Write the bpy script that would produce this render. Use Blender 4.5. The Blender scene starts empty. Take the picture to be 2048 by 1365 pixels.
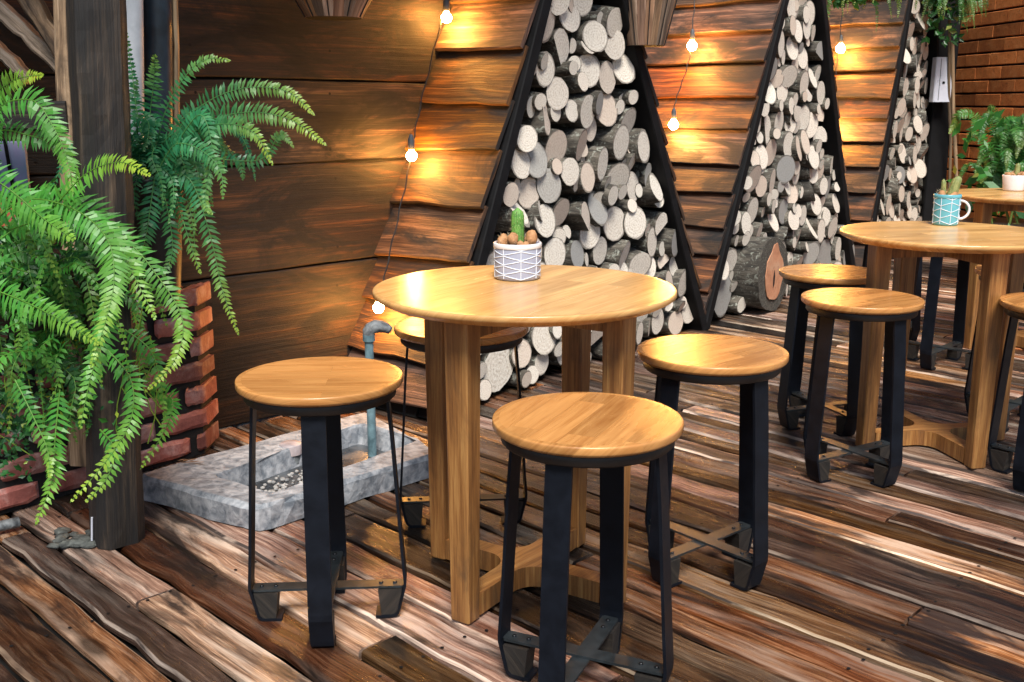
import bpy, math, random
from mathutils import Vector, Matrix, noise
R = random.Random(7)
PI = math.pi
sc = bpy.context.scene
COL = sc.collection
V = Vector

# ---------------------------------------------------------------- camera model
CF, CH, CP = 2080.0, 1.078, math.radians(12.8)     # focal length in photo pixels, height, downward pitch
cam_d = bpy.data.cameras.new('camera'); cam = bpy.data.objects.new('camera', cam_d); COL.objects.link(cam)
cam.location = (0, 0, CH); cam.rotation_euler = (PI/2 - CP, 0, 0)
cam_d.sensor_width = 36; cam_d.lens = CF/2048*36; cam_d.clip_end = 500; cam_d.clip_start = .05
sc.camera = cam
CAM = V((0, 0, CH))
def ray(x, y):
    u = (x-1024)/CF; v = (682.5-y)/CF
    return V((u, math.cos(CP)+v*math.sin(CP), -math.sin(CP)+v*math.cos(CP)))
def onz(x, y, z=0.0):
    r = ray(x, y); return CAM + r*((z-CH)/r.z)
def at(x, y, Y):
    r = ray(x, y); return CAM + r*(Y/r.y)
def onplane(x, y, P, d):
    n = V((d.y, -d.x, 0)); r = ray(x, y); return CAM + r*((P-CAM).dot(n)/r.dot(n))

# ---------------------------------------------------------------- materials
def newmat(name):
    m = bpy.data.materials.new(name); m.use_nodes = True
    nt = m.node_tree; b = nt.nodes['Principled BSDF']
    return m, nt, b
def nd(nt, t, **k):
    n = nt.nodes.new(t)
    for a, v in k.items():
        if a in n.inputs.keys() if isinstance(a, str) else False: n.inputs[a].default_value = v
        else: setattr(n, a, v)
    return n
def ramp(nt, fac, stops):
    r = nt.nodes.new('ShaderNodeValToRGB'); cr = r.color_ramp
    while len(cr.elements) < len(stops): cr.elements.new(.5)
    for e, (p, c) in zip(cr.elements, stops):
        e.position = p; e.color = (*c, 1) if len(c) == 3 else c
    nt.links.new(fac, r.inputs[0]); return r.outputs[0]
def mixc(nt, fac, a, b, mode='MIX'):
    m = nt.nodes.new('ShaderNodeMix'); m.data_type = 'RGBA'; m.blend_type = mode
    for i, v in ((0, fac), (6, a), (7, b)):
        if hasattr(v, 'links'): nt.links.new(v, m.inputs[i])
        elif i == 0: m.inputs[0].default_value = v
        else: m.inputs[i].default_value = (*v, 1)
    return m.outputs[2]
def mathn(nt, op, a, b=0.0, clamp=False):
    m = nt.nodes.new('ShaderNodeMath'); m.operation = op; m.use_clamp = clamp
    for i, v in ((0, a), (1, b)):
        if hasattr(v, 'links'): nt.links.new(v, m.inputs[i])
        else: m.inputs[i].default_value = v
    return m.outputs[0]
def uvnoise(nt, scale, detail=6, rough=.6, dist=0.0, sc1=1.0, coord='UV', off=(0, 0, 0)):
    tc = nt.nodes.new('ShaderNodeTexCoord'); mp = nt.nodes.new('ShaderNodeMapping')
    mp.inputs['Scale'].default_value = scale; mp.inputs['Location'].default_value = off
    nt.links.new(tc.outputs[coord], mp.inputs[0])
    n = nt.nodes.new('ShaderNodeTexNoise')
    n.inputs['Scale'].default_value = sc1; n.inputs['Detail'].default_value = detail
    n.inputs['Roughness'].default_value = rough; n.inputs['Distortion'].default_value = dist
    nt.links.new(mp.outputs[0], n.inputs['Vector']); return n.outputs['Fac']
def bump(nt, b, h, strength=.4, dist=.01):
    n = nt.nodes.new('ShaderNodeBump'); n.inputs['Strength'].default_value = strength
    n.inputs['Distance'].default_value = dist
    nt.links.new(h, n.inputs['Height']); nt.links.new(n.outputs[0], b.inputs['Normal'])
def tone(nt):
    a = nt.nodes.new('ShaderNodeAttribute'); a.attribute_name = 'tone'
    s = nt.nodes.new('ShaderNodeSeparateColor'); nt.links.new(a.outputs['Color'], s.inputs[0])
    return s.outputs

def wood(name, cols, grain=(3, 60), stain=(1.5, 7), stainc=(.02, .015, .012), samt=.7, spos=(.42, .62),
         rough=(.35, .6), bst=.5, tvar=.6, knots=True, coat=0.0, streak=None):
    """weathered or oiled timber; the grain follows the board's own length"""
    m, nt, b = newmat(name); t = tone(nt)
    g = uvnoise(nt, (grain[0], grain[1], 1), 9, .62, .35)
    gf = uvnoise(nt, (grain[0]*2.2, grain[1]*4.5, 1), 6, .7, .4, off=(11, 3, 0))
    g = mathn(nt, 'ADD', mathn(nt, 'MULTIPLY', g, .58), mathn(nt, 'MULTIPLY', gf, .42))
    c = ramp(nt, g, [(.36, cols[0]), (.5, cols[1]), (.64, cols[2])])
    if streak:
        s2 = uvnoise(nt, (streak[0], streak[1], 1), 4, .55, .3, off=(3, 9, 0))
        c = mixc(nt, ramp(nt, s2, [(.5, (0, 0, 0)), (.64, (1, 1, 1))]), c, streak[2])
    if knots:
        tc = nt.nodes.new('ShaderNodeTexCoord'); mp = nt.nodes.new('ShaderNodeMapping')
        mp.inputs['Scale'].default_value = (1.6, 5, 1); nt.links.new(tc.outputs['UV'], mp.inputs[0])
        vo = nt.nodes.new('ShaderNodeTexVoronoi'); vo.inputs['Scale'].default_value = 1
        nt.links.new(mp.outputs[0], vo.inputs[0])
        k = ramp(nt, vo.outputs['Distance'], [(.06, (1, 1, 1)), (.14, (0, 0, 0))])
        c = mixc(nt, mathn(nt, 'MULTIPLY', k, .8), c, tuple(x*.2 for x in cols[0]))
    s = uvnoise(nt, (stain[0], stain[1], 1), 6, .65, 1.2, off=(7, 2, 0))
    sr = ramp(nt, s, [(spos[0], (0, 0, 0)), (spos[1], (1, 1, 1))])
    c = mixc(nt, mathn(nt, 'MULTIPLY', sr, samt), c, stainc)
    mul = mathn(nt, 'ADD', mathn(nt, 'MULTIPLY', t[0], tvar*2), 1-tvar)
    h = nt.nodes.new('ShaderNodeHueSaturation')
    nt.links.new(mul, h.inputs['Value']); nt.links.new(c, h.inputs['Color'])
    nt.links.new(mathn(nt, 'ADD', mathn(nt, 'MULTIPLY', t[1], .022), .490), h.inputs['Hue'])
    nt.links.new(mathn(nt, 'ADD', mathn(nt, 'MULTIPLY', t[2], .5), .7), h.inputs['Saturation'])
    nt.links.new(h.outputs[0], b.inputs['Base Color'])
    rr = nt.nodes.new('ShaderNodeMapRange'); nt.links.new(s, rr.inputs[0])
    rr.inputs[3].default_value = rough[0]; rr.inputs[4].default_value = rough[1]
    rr.inputs[1].default_value = .3; rr.inputs[2].default_value = .7
    nt.links.new(rr.outputs[0], b.inputs['Roughness'])
    if coat: b.inputs['Coat Weight'].default_value = coat; b.inputs['Coat Roughness'].default_value = .12
    bump(nt, b, mathn(nt, 'ADD', g, mathn(nt, 'MULTIPLY', s, .5)), bst, .006)
    return m

def staves(name, c1, c2, rough=.25):
    """oiled glued-stave top: strips with their own tone, fine grain inside"""
    m, nt, b = newmat(name)
    tc = nt.nodes.new('ShaderNodeTexCoord'); oi = nt.nodes.new('ShaderNodeObjectInfo')
    ad = nt.nodes.new('ShaderNodeVectorMath'); ad.operation = 'ADD'
    nt.links.new(tc.outputs['UV'], ad.inputs[0])
    cx = nt.nodes.new('ShaderNodeCombineXYZ'); nt.links.new(oi.outputs['Random'], cx.inputs[0]); nt.links.new(oi.outputs['Random'], cx.inputs[1])
    nt.links.new(cx.outputs[0], ad.inputs[1])
    br = nt.nodes.new('ShaderNodeTexBrick'); br.inputs['Scale'].default_value = 1
    br.inputs['Brick Width'].default_value = .31; br.inputs['Row Height'].default_value = .052
    br.inputs['Mortar Size'].default_value = 0.0007; br.inputs['Mortar Smooth'].default_value = .4; br.offset = .37
    br.inputs['Color1'].default_value = (0, 0, 0, 1); br.inputs['Color2'].default_value = (1, 1, 1, 1); br.inputs['Mortar'].default_value = (.0, .0, .0, 1)
    nt.links.new(ad.outputs[0], br.inputs['Vector'])
    def nz(sx, sy, det, dist):
        mp = nt.nodes.new('ShaderNodeMapping'); mp.inputs['Scale'].default_value = (sx, sy, 1)
        nt.links.new(ad.outputs[0], mp.inputs[0])
        a2 = nt.nodes.new('ShaderNodeVectorMath'); a2.operation = 'ADD'
        nt.links.new(mp.outputs[0], a2.inputs[0]); nt.links.new(br.outputs['Color'], a2.inputs[1])
        n = nt.nodes.new('ShaderNodeTexNoise'); n.inputs['Scale'].default_value = 1; n.inputs['Detail'].default_value = det
        n.inputs['Distortion'].default_value = dist; n.inputs['Roughness'].default_value = .6
        nt.links.new(a2.outputs[0], n.inputs['Vector']); return n.outputs['Fac']
    g = nz(4, 95, 8, 1.2); g2 = nz(2.2, 16, 4, 1.5)
    f = mathn(nt, 'ADD', mathn(nt, 'MULTIPLY', g, .55), mathn(nt, 'MULTIPLY', g2, .45))
    c = ramp(nt, f, [(.33, c1), (.5, tuple((a+d)/2 for a, d in zip(c1, c2))), (.68, c2)])
    bw = nt.nodes.new('ShaderNodeSeparateColor'); nt.links.new(br.outputs['Color'], bw.inputs[0])
    h = nt.nodes.new('ShaderNodeHueSaturation'); nt.links.new(c, h.inputs['Color'])
    nt.links.new(mathn(nt, 'ADD', mathn(nt, 'MULTIPLY', bw.outputs[0], .34), .84), h.inputs['Value'])
    nt.links.new(h.outputs[0], b.inputs['Base Color'])
    rr = nt.nodes.new('ShaderNodeMapRange'); nt.links.new(g2, rr.inputs[0])
    rr.inputs[3].default_value = rough-.06; rr.inputs[4].default_value = rough+.14
    nt.links.new(rr.outputs[0], b.inputs['Roughness'])
    bump(nt, b, g, .12, .002)
    return m

def plain(name, c, rough=.5, metal=0.0, var=.25, nscale=14, bst=.2, c2=None, spec=None):
    m, nt, b = newmat(name)
    n = uvnoise(nt, (nscale,)*3, 6, .6, .4, coord='Object')
    c2 = c2 or tuple(x*(1-var) for x in c)
    nt.links.new(ramp(nt, n, [(.35, c2), (.65, c)]), b.inputs['Base Color'])
    nt.links.new(mathn(nt, 'ADD', mathn(nt, 'MULTIPLY', n, .3), rough-.15), b.inputs['Roughness'])
    b.inputs['Metallic'].default_value = metal
    if spec is not None: b.inputs['Specular IOR Level'].default_value = spec
    if bst: bump(nt, b, n, bst, .004)
    return m

def leafmat(name, dark, light, tip):
    m, nt, b = newmat(name); t = tone(nt)
    c = mixc(nt, t[0], dark, light); c = mixc(nt, t[1], c, tip)
    n = uvnoise(nt, (30,)*3, 4, coord='Object')
    h = nt.nodes.new('ShaderNodeHueSaturation'); nt.links.new(c, h.inputs['Color'])
    nt.links.new(mathn(nt, 'ADD', mathn(nt, 'MULTIPLY', n, .8), .6), h.inputs['Value'])
    nt.links.new(h.outputs[0], b.inputs['Base Color']); b.inputs['Roughness'].default_value = .42
    tr = nt.nodes.new('ShaderNodeBsdfTranslucent'); nt.links.new(h.outputs[0], tr.inputs[0])
    mx = nt.nodes.new('ShaderNodeMixShader'); mx.inputs[0].default_value = .35
    out = nt.nodes['Material Output']
    nt.links.new(b.outputs[0], mx.inputs[1]); nt.links.new(tr.outputs[0], mx.inputs[2]); nt.links.new(mx.outputs[0], out.inputs[0])
    return m

def emitmat(name, c, s):
    m, nt, b = newmat(name); b.inputs['Base Color'].default_value = (*c, 1)
    b.inputs['Emission Color'].default_value = (*c, 1); b.inputs['Emission Strength'].default_value = s
    return m

def cutmat():
    m, nt, b = newmat('sawn_end'); t = tone(nt)
    tc = nt.nodes.new('ShaderNodeTexCoord')
    ln = nt.nodes.new('ShaderNodeVectorMath'); ln.operation = 'LENGTH'; nt.links.new(tc.outputs['UV'], ln.inputs[0])
    n = uvnoise(nt, (2.2, 2.2, 1), 5, .6, .6); nf = uvnoise(nt, (9, 9, 1), 5, .7, .3)
    rr = mathn(nt, 'ADD', ln.outputs['Value'], mathn(nt, 'MULTIPLY', n, .35))
    w = mathn(nt, 'SINE', mathn(nt, 'MULTIPLY', rr, 34.0))
    ring = mathn(nt, 'ADD', mathn(nt, 'MULTIPLY', w, .05), mathn(nt, 'MULTIPLY', nf, .9))
    c = ramp(nt, ring, [(.25, (.38, .28, .18)), (.42, (.65, .56, .41)), (.58, (.76, .70, .57))])
    c = mixc(nt, t[1], c, (.50, .30, .16), 'MIX')
    c = mixc(nt, t[2], c, (.20, .21, .21), 'MIX')
    edge = ramp(nt, mathn(nt, 'ADD', ln.outputs['Value'], mathn(nt, 'MULTIPLY', nf, .12)), [(.97, (0, 0, 0)), (1.04, (1, 1, 1))])
    c = mixc(nt, mathn(nt, 'MULTIPLY', edge, .75), c, (.10, .075, .05))
    # drying cracks running out from the heart
    gr = nt.nodes.new('ShaderNodeTexGradient'); gr.gradient_type = 'RADIAL'; nt.links.new(tc.outputs['UV'], gr.inputs[0])
    cr = mathn(nt, 'FRACT', mathn(nt, 'MULTIPLY', mathn(nt, 'ADD', gr.outputs['Fac'], mathn(nt, 'MULTIPLY', n, .12)), 5.0))
    cm = ramp(nt, cr, [(.0, (1, 1, 1)), (.035, (0, 0, 0))])
    c = mixc(nt, mathn(nt, 'MULTIPLY', mathn(nt, 'MULTIPLY', cm, nf), .9), c, (.12, .08, .05))
    h = nt.nodes.new('ShaderNodeHueSaturation'); nt.links.new(c, h.inputs['Color']); h.inputs['Saturation'].default_value = .62
    nt.links.new(mathn(nt, 'ADD', mathn(nt, 'MULTIPLY', t[0], .25), .95), h.inputs['Value'])
    nt.links.new(h.outputs[0], b.inputs['Base Color']); b.inputs['Roughness'].default_value = .8
    bump(nt, b, ring, .5, .004); return m
def barkmat():
    m, nt, b = newmat('bark'); t = tone(nt)
    n = uvnoise(nt, (9, 34, 1), 8, .7, .8); n2 = uvnoise(nt, (26, 26, 1), 5, .7, 1.5)
    c = ramp(nt, n, [(.35, (.02, .018, .016)), (.52, (.08, .07, .055)), (.7, (.20, .18, .15))])
    c = mixc(nt, ramp(nt, n2, [(.55, (0, 0, 0)), (.64, (.75,)*3)]), c, (.33, .35, .30))
    h = nt.nodes.new('ShaderNodeHueSaturation'); nt.links.new(c, h.inputs['Color'])
    nt.links.new(mathn(nt, 'ADD', t[0], .45), h.inputs['Value'])
    nt.links.new(h.outputs[0], b.inputs['Base Color']); b.inputs['Roughness'].default_value = .85
    bump(nt, b, n, .9, .01); return m

M = {}
M['deck'] = wood('deck_wood', [(.038, .016, .009), (.20, .086, .042), (.50, .30, .18)], grain=(4.5, 95), stain=(1.5, 9),
                 stainc=(.014, .010, .009), samt=.95, spos=(.46, .60), rough=(.12, .42), bst=1.0, tvar=.80, streak=(2.0, 26, (.38, .26, .19)))
M['worn'] = wood('worn_board_edge', [(.16, .09, .055), (.46, .33, .23), (.70, .55, .42)], grain=(2, 40), stain=(1.6, 9), stainc=(.03, .02, .018), samt=.95, spos=(.44, .56), rough=(.3, .5), bst=.5)
M['top'] = staves('table_top_wood', (.50, .235, .065), (.78, .48, .19), .2)
M['seat'] = staves('seat_wood', (.34, .13, .032), (.62, .31, .10), .24)
M['leg'] = wood('oiled_leg_wood', [(.11, .036, .007), (.27, .11, .022), (.46, .23, .06)], grain=(3, 60), stain=(3, 9),
                stainc=(.10, .05, .02), samt=.75, spos=(.5, .7), rough=(.35, .5), bst=.2, tvar=.3, knots=False)
M['wall'] = wood('stained_wall_wood', [(.003, .002, .0015), (.020, .008, .003), (.13, .050, .013)], grain=(1.5, 42), stain=(2.3, 7),
                 stainc=(.004, .0035, .003), samt=.97, spos=(.43, .56), rough=(.6, .85), bst=1.0, tvar=.45)
M['clap'] = wood('clapboard_wood', [(.012, .005, .003), (.072, .028, .010), (.28, .115, .04)], grain=(2.0, 50), stain=(2.2, 6),
                 stainc=(.008, .007, .007), samt=.95, spos=(.43, .58), rough=(.55, .8), bst=.9, tvar=.45)
M['post'] = wood('weathered_post_wood', [(.006, .005, .004), (.030, .021, .014), (.15, .10, .06)], grain=(2, 40), stain=(2, 8),
                 stainc=(.008, .008, .009), samt=.85, spos=(.4, .6), rough=(.6, .8), bst=.9, tvar=.4)
M['oldwood'] = wood('pale_weathered_wood', [(.10, .06, .035), (.38, .26, .16), (.66, .50, .36)], grain=(2, 40), stain=(2, 8),
                 stainc=(.012, .011, .011), samt=.9, spos=(.44, .6), rough=(.6, .8), bst=.9, tvar=.4)
M['bamboo'] = wood('dry_bamboo', [(.16, .10, .05), (.33, .22, .12), (.45, .33, .2)], samt=.5, rough=(.5, .6), bst=.2, knots=False)
M['black'] = plain('black_beam_paint', (.008, .008, .009), .75, spec=.2, var=.5, bst=.3)
M['void'] = plain('black_backing', (.006, .006, .006), .9, bst=.2)  # near-black, so gaps between logs and boards stay dark
M['metal'] = plain('black_steel', (.005, .007, .012), .48, spec=.2, metal=0.0, var=.4, nscale=25, bst=.05)
M['brace'] = plain('sky_sheen_steel', (.05, .062, .07), .38, metal=.55, var=.45, nscale=30, bst=.08)  # paler blue-grey than the legs: sky sheen put into the colour
M['bolt'] = plain('bolt_steel', (.02, .022, .025), .3, metal=.6)
M['rim'] = plain('dark_rim_wood', (.016, .010, .007), .5, var=.5)
M['block'] = wood('foot_block_wood', [(.004, .004, .004), (.013, .011, .009), (.05, .038, .027)], samt=.85, rough=(.6, .7), knots=False)
M['cut'] = cutmat(); M['bark'] = barkmat()
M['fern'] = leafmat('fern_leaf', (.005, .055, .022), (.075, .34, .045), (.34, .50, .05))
M['fernb'] = leafmat('blue_green_fern_leaf', (.006, .075, .036), (.04, .30, .12), (.26, .40, .05))  # bluer green, the rear fern's own leaf colour
M['plant'] = leafmat('broad_leaf', (.012, .07, .016), (.05, .24, .04), (.25, .30, .06))
M['stem'] = plain('fern_stem', (.16, .24, .05), .5)
M['soil'] = plain('dark_soil', (.03, .022, .016), .95, var=.6, nscale=90, bst=.9)
M['brickred'] = None
def brickmat(name, c1, c2, c3, rough=.55):
    m, nt, b = newmat(name); t = tone(nt)
    n = uvnoise(nt, (11,)*3, 7, .65, .5, coord='Object'); n2 = uvnoise(nt, (45,)*3, 5, .7, 0, coord='Object')
    c = ramp(nt, n, [(.3, c1), (.5, c2), (.75, c3)])
    c = mixc(nt, ramp(nt, n2, [(.56, (0, 0, 0)), (.7, (.55,)*3)]), c, tuple(x*.35 for x in c1))
    h = nt.nodes.new('ShaderNodeHueSaturation'); nt.links.new(c, h.inputs['Color'])
    nt.links.new(mathn(nt, 'ADD', mathn(nt, 'MULTIPLY', t[0], .8), .6), h.inputs['Value'])
    nt.links.new(h.outputs[0], b.inputs['Base Color']); b.inputs['Roughness'].default_value = rough
    bump(nt, b, mathn(nt, 'ADD', n, n2), .6, .006); return m
M['brickred'] = brickmat('worn_red_brick', (.16, .045, .038), (.30, .10, .08), (.55, .40, .37))
M['brickorange'] = brickmat('orange_brick', (.50, .14, .035), (.68, .21, .05), (.74, .30, .10), .7)
M['mortar'] = plain('dark_mortar', (.012, .011, .011), .9, var=.6, nscale=60, bst=.8)
M['concrete'] = plain('grey_concrete', (.40, .415, .44), .8, c2=(.12, .14, .165), nscale=34, bst=1.0)
M['muck'] = plain('dark_wet_basin_floor', (.09, .10, .11), .3, c2=(.012, .015, .018), nscale=11, bst=.6)  # dirty wet floor, painted darker so the shallow opening looks deep
M['darkstone'] = plain('mossy_mortar', (.12, .13, .12), .85, c2=(.015, .018, .018), nscale=45, bst=.9)
M['gravel'] = plain('gravel_stone', (.45, .44, .42), .8, c2=(.14, .15, .16), nscale=70)
M['ground'] = plain('bare_earth', (.07, .055, .04), .95, var=.5, nscale=4, bst=.5)
M['pipe'] = plain('blue_grey_pipe', (.17, .28, .32), .45, c2=(.06, .11, .13), nscale=25, bst=.1)
M['elbow'] = plain('corroded_elbow', (.22, .24, .25), .6, c2=(.03, .035, .04), nscale=45, bst=.5)
M['pvc'] = plain('pale_pvc', (.50, .42, .42), .5, c2=(.30, .26, .27), nscale=20)
M['whitepipe'] = plain('white_downpipe', (.55, .58, .62), .5, c2=(.36, .39, .43), nscale=8)
M['navy'] = plain('navy_painted_post', (.02, .035, .055), .35, c2=(.006, .010, .016), nscale=10)
M['box'] = plain('white_box_paint', (.66, .69, .78), .5, var=.12, nscale=6, bst=.05)
M['ceramic_grey'] = plain('grey_glaze', (.36, .39, .50), .35, var=.12, nscale=8, bst=0)
M['ceramic_blue'] = plain('turquoise_glaze', (.13, .42, .50), .25, var=.1, nscale=8, bst=0)
M['ceramic_white'] = plain('white_glaze', (.74, .72, .72), .3, var=.1, nscale=20, bst=0)
M['line'] = plain('pale_glaze_line', (.70, .76, .84), .35, var=.03, bst=0)
M['cactus'] = plain('cactus_green', (.17, .38, .07), .6, c2=(.07, .22, .04), nscale=60, bst=.6)
M['cactusb'] = plain('cactus_olive', (.30, .30, .10), .6, c2=(.17, .22, .07), nscale=60, bst=.6)
M['brownc'] = plain('dry_brown_cactus', (.52, .27, .12), .7, c2=(.28, .13, .05), nscale=70, bst=.8)
M['spine'] = plain('pale_spine', (.75, .62, .40), .6)
M['cable'] = plain('black_cable', (.012, .012, .013), .5)
M['socket'] = plain('grey_socket', (.10, .11, .12), .4)
M['bulb'] = emitmat('lit_bulb', (1.0, .43, .09), 560.0)
M['paint1'] = plain('panel_lilac', (.32, .26, .5), .6, c2=(.18, .30, .42), nscale=7, bst=0)
M['paint2'] = plain('panel_orange', (.62, .16, .06), .6, c2=(.45, .08, .12), nscale=9, bst=0)
M['dryleaf'] = plain('dry_leaf', (.45, .26, .14), .7, c2=(.2, .1, .06), nscale=40)
M['plastic'] = plain('black_plastic_pot', (.02, .02, .022), .45)
M['wicker'] = wood('basket_slat_wood', [(.12, .06, .035), (.30, .17, .10), (.45, .28, .18)], samt=.6, rough=(.6, .7), knots=False)
M['heart'] = None

# ---------------------------------------------------------------- mesh builder
class MB:
    def __init__(s): s.v = []; s.f = []; s.uv = []; s.t = []; s.m = []; s.s = []
    def add(s, vs):
        i = len(s.v); s.v += [tuple(v) for v in vs]; return i
    def face(s, idx, uvs, t=(.5, .5, .5), mi=0, sm=False):
        s.f.append(idx); s.uv.append(uvs); s.t.append(t); s.m.append(mi); s.s.append(sm)
    def loft(s, secs, caps=(1, 1), t=(.5, .5, .5), mi=0, cmi=None, sm=False, uo=None, capR=None):
        n = len(secs[0]); cmi = mi if cmi is None else cmi
        u0, v0 = uo if uo else (R.uniform(0, 50), R.uniform(0, 50))
        base = s.add([p for c in secs for p in c])
        per = [0.0]
        for k in range(n): per.append(per[-1] + (V(secs[0][(k+1) % n])-V(secs[0][k])).length)
        u = 0.0; us = [0.0]
        for a, b in zip(secs, secs[1:]):
            ca = sum((V(p) for p in a), V())/n; cb = sum((V(p) for p in b), V())/n
            u += (cb-ca).length; us.append(u)
        for j in range(len(secs)-1):
            for k in range(n):
                k2 = (k+1) % n
                s.face([base+j*n+k, base+j*n+k2, base+(j+1)*n+k2, base+(j+1)*n+k],
                       [(u0+us[j], v0+per[k]), (u0+us[j], v0+per[k+1]), (u0+us[j+1], v0+per[k+1]), (u0+us[j+1], v0+per[k])], t, mi, sm)
        for ci, sec in ((0, secs[0]), (1, secs[-1])):
            if not caps[ci]: continue
            c = sum((V(p) for p in sec), V())/n
            ex = (V(sec[0])-c).normalized(); nn = V((0, 0, 0))
            for k in range(n): nn += (V(sec[k])-c).cross(V(sec[(k+1) % n])-c)
            ey = nn.normalized().cross(ex) if nn.length > 1e-12 else ex
            rad = capR or 1.0
            uvs = [((V(p)-c).dot(ex)/rad + (0 if capR else u0), (V(p)-c).dot(ey)/rad + (0 if capR else v0)) for p in sec]
            i0 = s.add(sec); idx = list(range(i0, i0+n))
            if ci == 0: idx.reverse(); uvs.reverse()
            s.face(idx, uvs, t, cmi, False)
    def plank(s, a, b, wv, hv, w, h, t=None, mi=0, bev=.004, seg=1, jit=0.0, uo=None, worn=()):
        """board from a to b (centre line); wv, hv unit vectors of its width and thickness"""
        a, b, wv, hv = V(a), V(b), V(wv), V(hv)
        t = t or (R.random(), R.random(), R.random()); w /= 2; h /= 2
        prof = [(-w+bev, -h), (w-bev, -h), (w, -h+bev), (w, h-bev), (w-bev, h), (-w+bev, h), (-w, h-bev), (-w, -h+bev)]
        secs = []; sd = R.uniform(0, 99)
        for j in range(seg+1):
            c = a.lerp(b, j/seg)
            j1 = noise.noise(V((sd+j*.35, 0, 0)))*jit; j2 = noise.noise(V((sd+j*.5, 9, 0)))*jit
            j3 = noise.noise(V((sd+j*.4, 19, 0)))*jit*.35
            secs.append([c + wv*(x + (j1 if x > 0 else j2)) + hv*(y+j3) for x, y in prof])
        f0 = len(s.f); s.loft(secs, t=t, mi=mi, uo=uo)
        for q in range(f0, f0+seg*8):
            if (q-f0) % 8 in worn: s.m[q] = 1
    def tube(s, pts, rad, n=10, t=(.5, .5, .5), mi=0, cmi=None, caps=(1, 1), sm=True, jit=0):
        pts = [V(p) for p in pts]; secs = []
        rad = rad if isinstance(rad, (list, tuple)) else [rad]*len(pts)
        ref = None
        for i, p in enumerate(pts):
            d = (pts[min(i+1, len(pts)-1)]-pts[max(i-1, 0)]).normalized()
            if ref is None: ref = d.orthogonal().normalized()
            ref = (ref - d*ref.dot(d)).normalized(); o = d.cross(ref)
            secs.append([p + (ref*math.cos(2*PI*k/n) + o*math.sin(2*PI*k/n))*rad[i]*(1+(R.uniform(-jit, jit) if jit else 0)) for k in range(n)])
        s.loft(secs, caps, t, mi, cmi, sm)
    def lathe(s, prof, n=32, c=(0, 0, 0), t=(.5, .5, .5), mi=0, caps=(1, 1), cmi=None):
        c = V(c); secs = [[c+V((r*math.cos(2*PI*k/n), r*math.sin(2*PI*k/n), z)) for k in range(n)] for r, z in prof]
        s.loft(secs, caps, t, mi, cmi, True)
    def blob(s, c, r, sq=(1, 1, 1), n=8, m=6, jit=0.0, t=(.5, .5, .5), mi=0):
        c = V(c); secs = []
        for j in range(m+1):
            a = -PI/2+PI*j/m; rr = max(math.cos(a), .03)
            secs.append([c+V((rr*math.cos(2*PI*k/n)*sq[0], rr*math.sin(2*PI*k/n)*sq[1], math.sin(a)*sq[2]))*r*(1+R.uniform(-jit, jit)) for k in range(n)])
        s.loft(secs, t=t, mi=mi, sm=True)
    def build(s, name, mats, parent=None, org=None, mod=None):
        me = bpy.data.meshes.new(name)
        org = org if org is not None else (parent_loc(parent) if parent else V((0, 0, 0)))
        me.from_pydata([(x-org[0], y-org[1], z-org[2]) for x, y, z in s.v], [], s.f)
        uvl = me.uv_layers.new(name='UVMap'); uvl.data.foreach_set('uv', [c for f in s.uv for uv in f for c in uv])
        ca = me.color_attributes.new('tone', 'FLOAT_COLOR', 'CORNER')
        ca.data.foreach_set('color', [c for f, t in zip(s.f, s.t) for _ in f for c in (*t, 1)])
        me.polygons.foreach_set('material_index', s.m); me.polygons.foreach_set('use_smooth', s.s)
        for m in (mats if isinstance(mats, (list, tuple)) else [mats]): me.materials.append(m)
        me.update()
        o = bpy.data.objects.new(name, me); COL.objects.link(o)
        if parent: o.parent = parent
        else: o.location = org
        return o
def parent_loc(p):
    l = V((0, 0, 0))
    while p: l += p.location; p = p.parent
    return l
def tag(o, label, cat, group=None, kind=None):
    if label: o['label'] = label
    if cat: o['category'] = cat
    if group: o['group'] = group
    if kind: o['kind'] = kind
    return o
def thing(name, label, cat, loc=(0, 0, 0), group=None):
    o = bpy.data.objects.new(name, None); COL.objects.link(o); o.location = V(loc); o.empty_display_size = .1
    return tag(o, label, cat, group)
def struct(o): o['kind'] = 'structure'; return o
def copy_tree(o, parent=None):
    c = o.copy(); COL.objects.link(c); c.parent = parent
    for ch in kids(o): copy_tree(ch, c)
    return c
def kids(o): return [x for x in COL.objects if x.parent == o]
UP = V((0, 0, 1))

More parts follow.
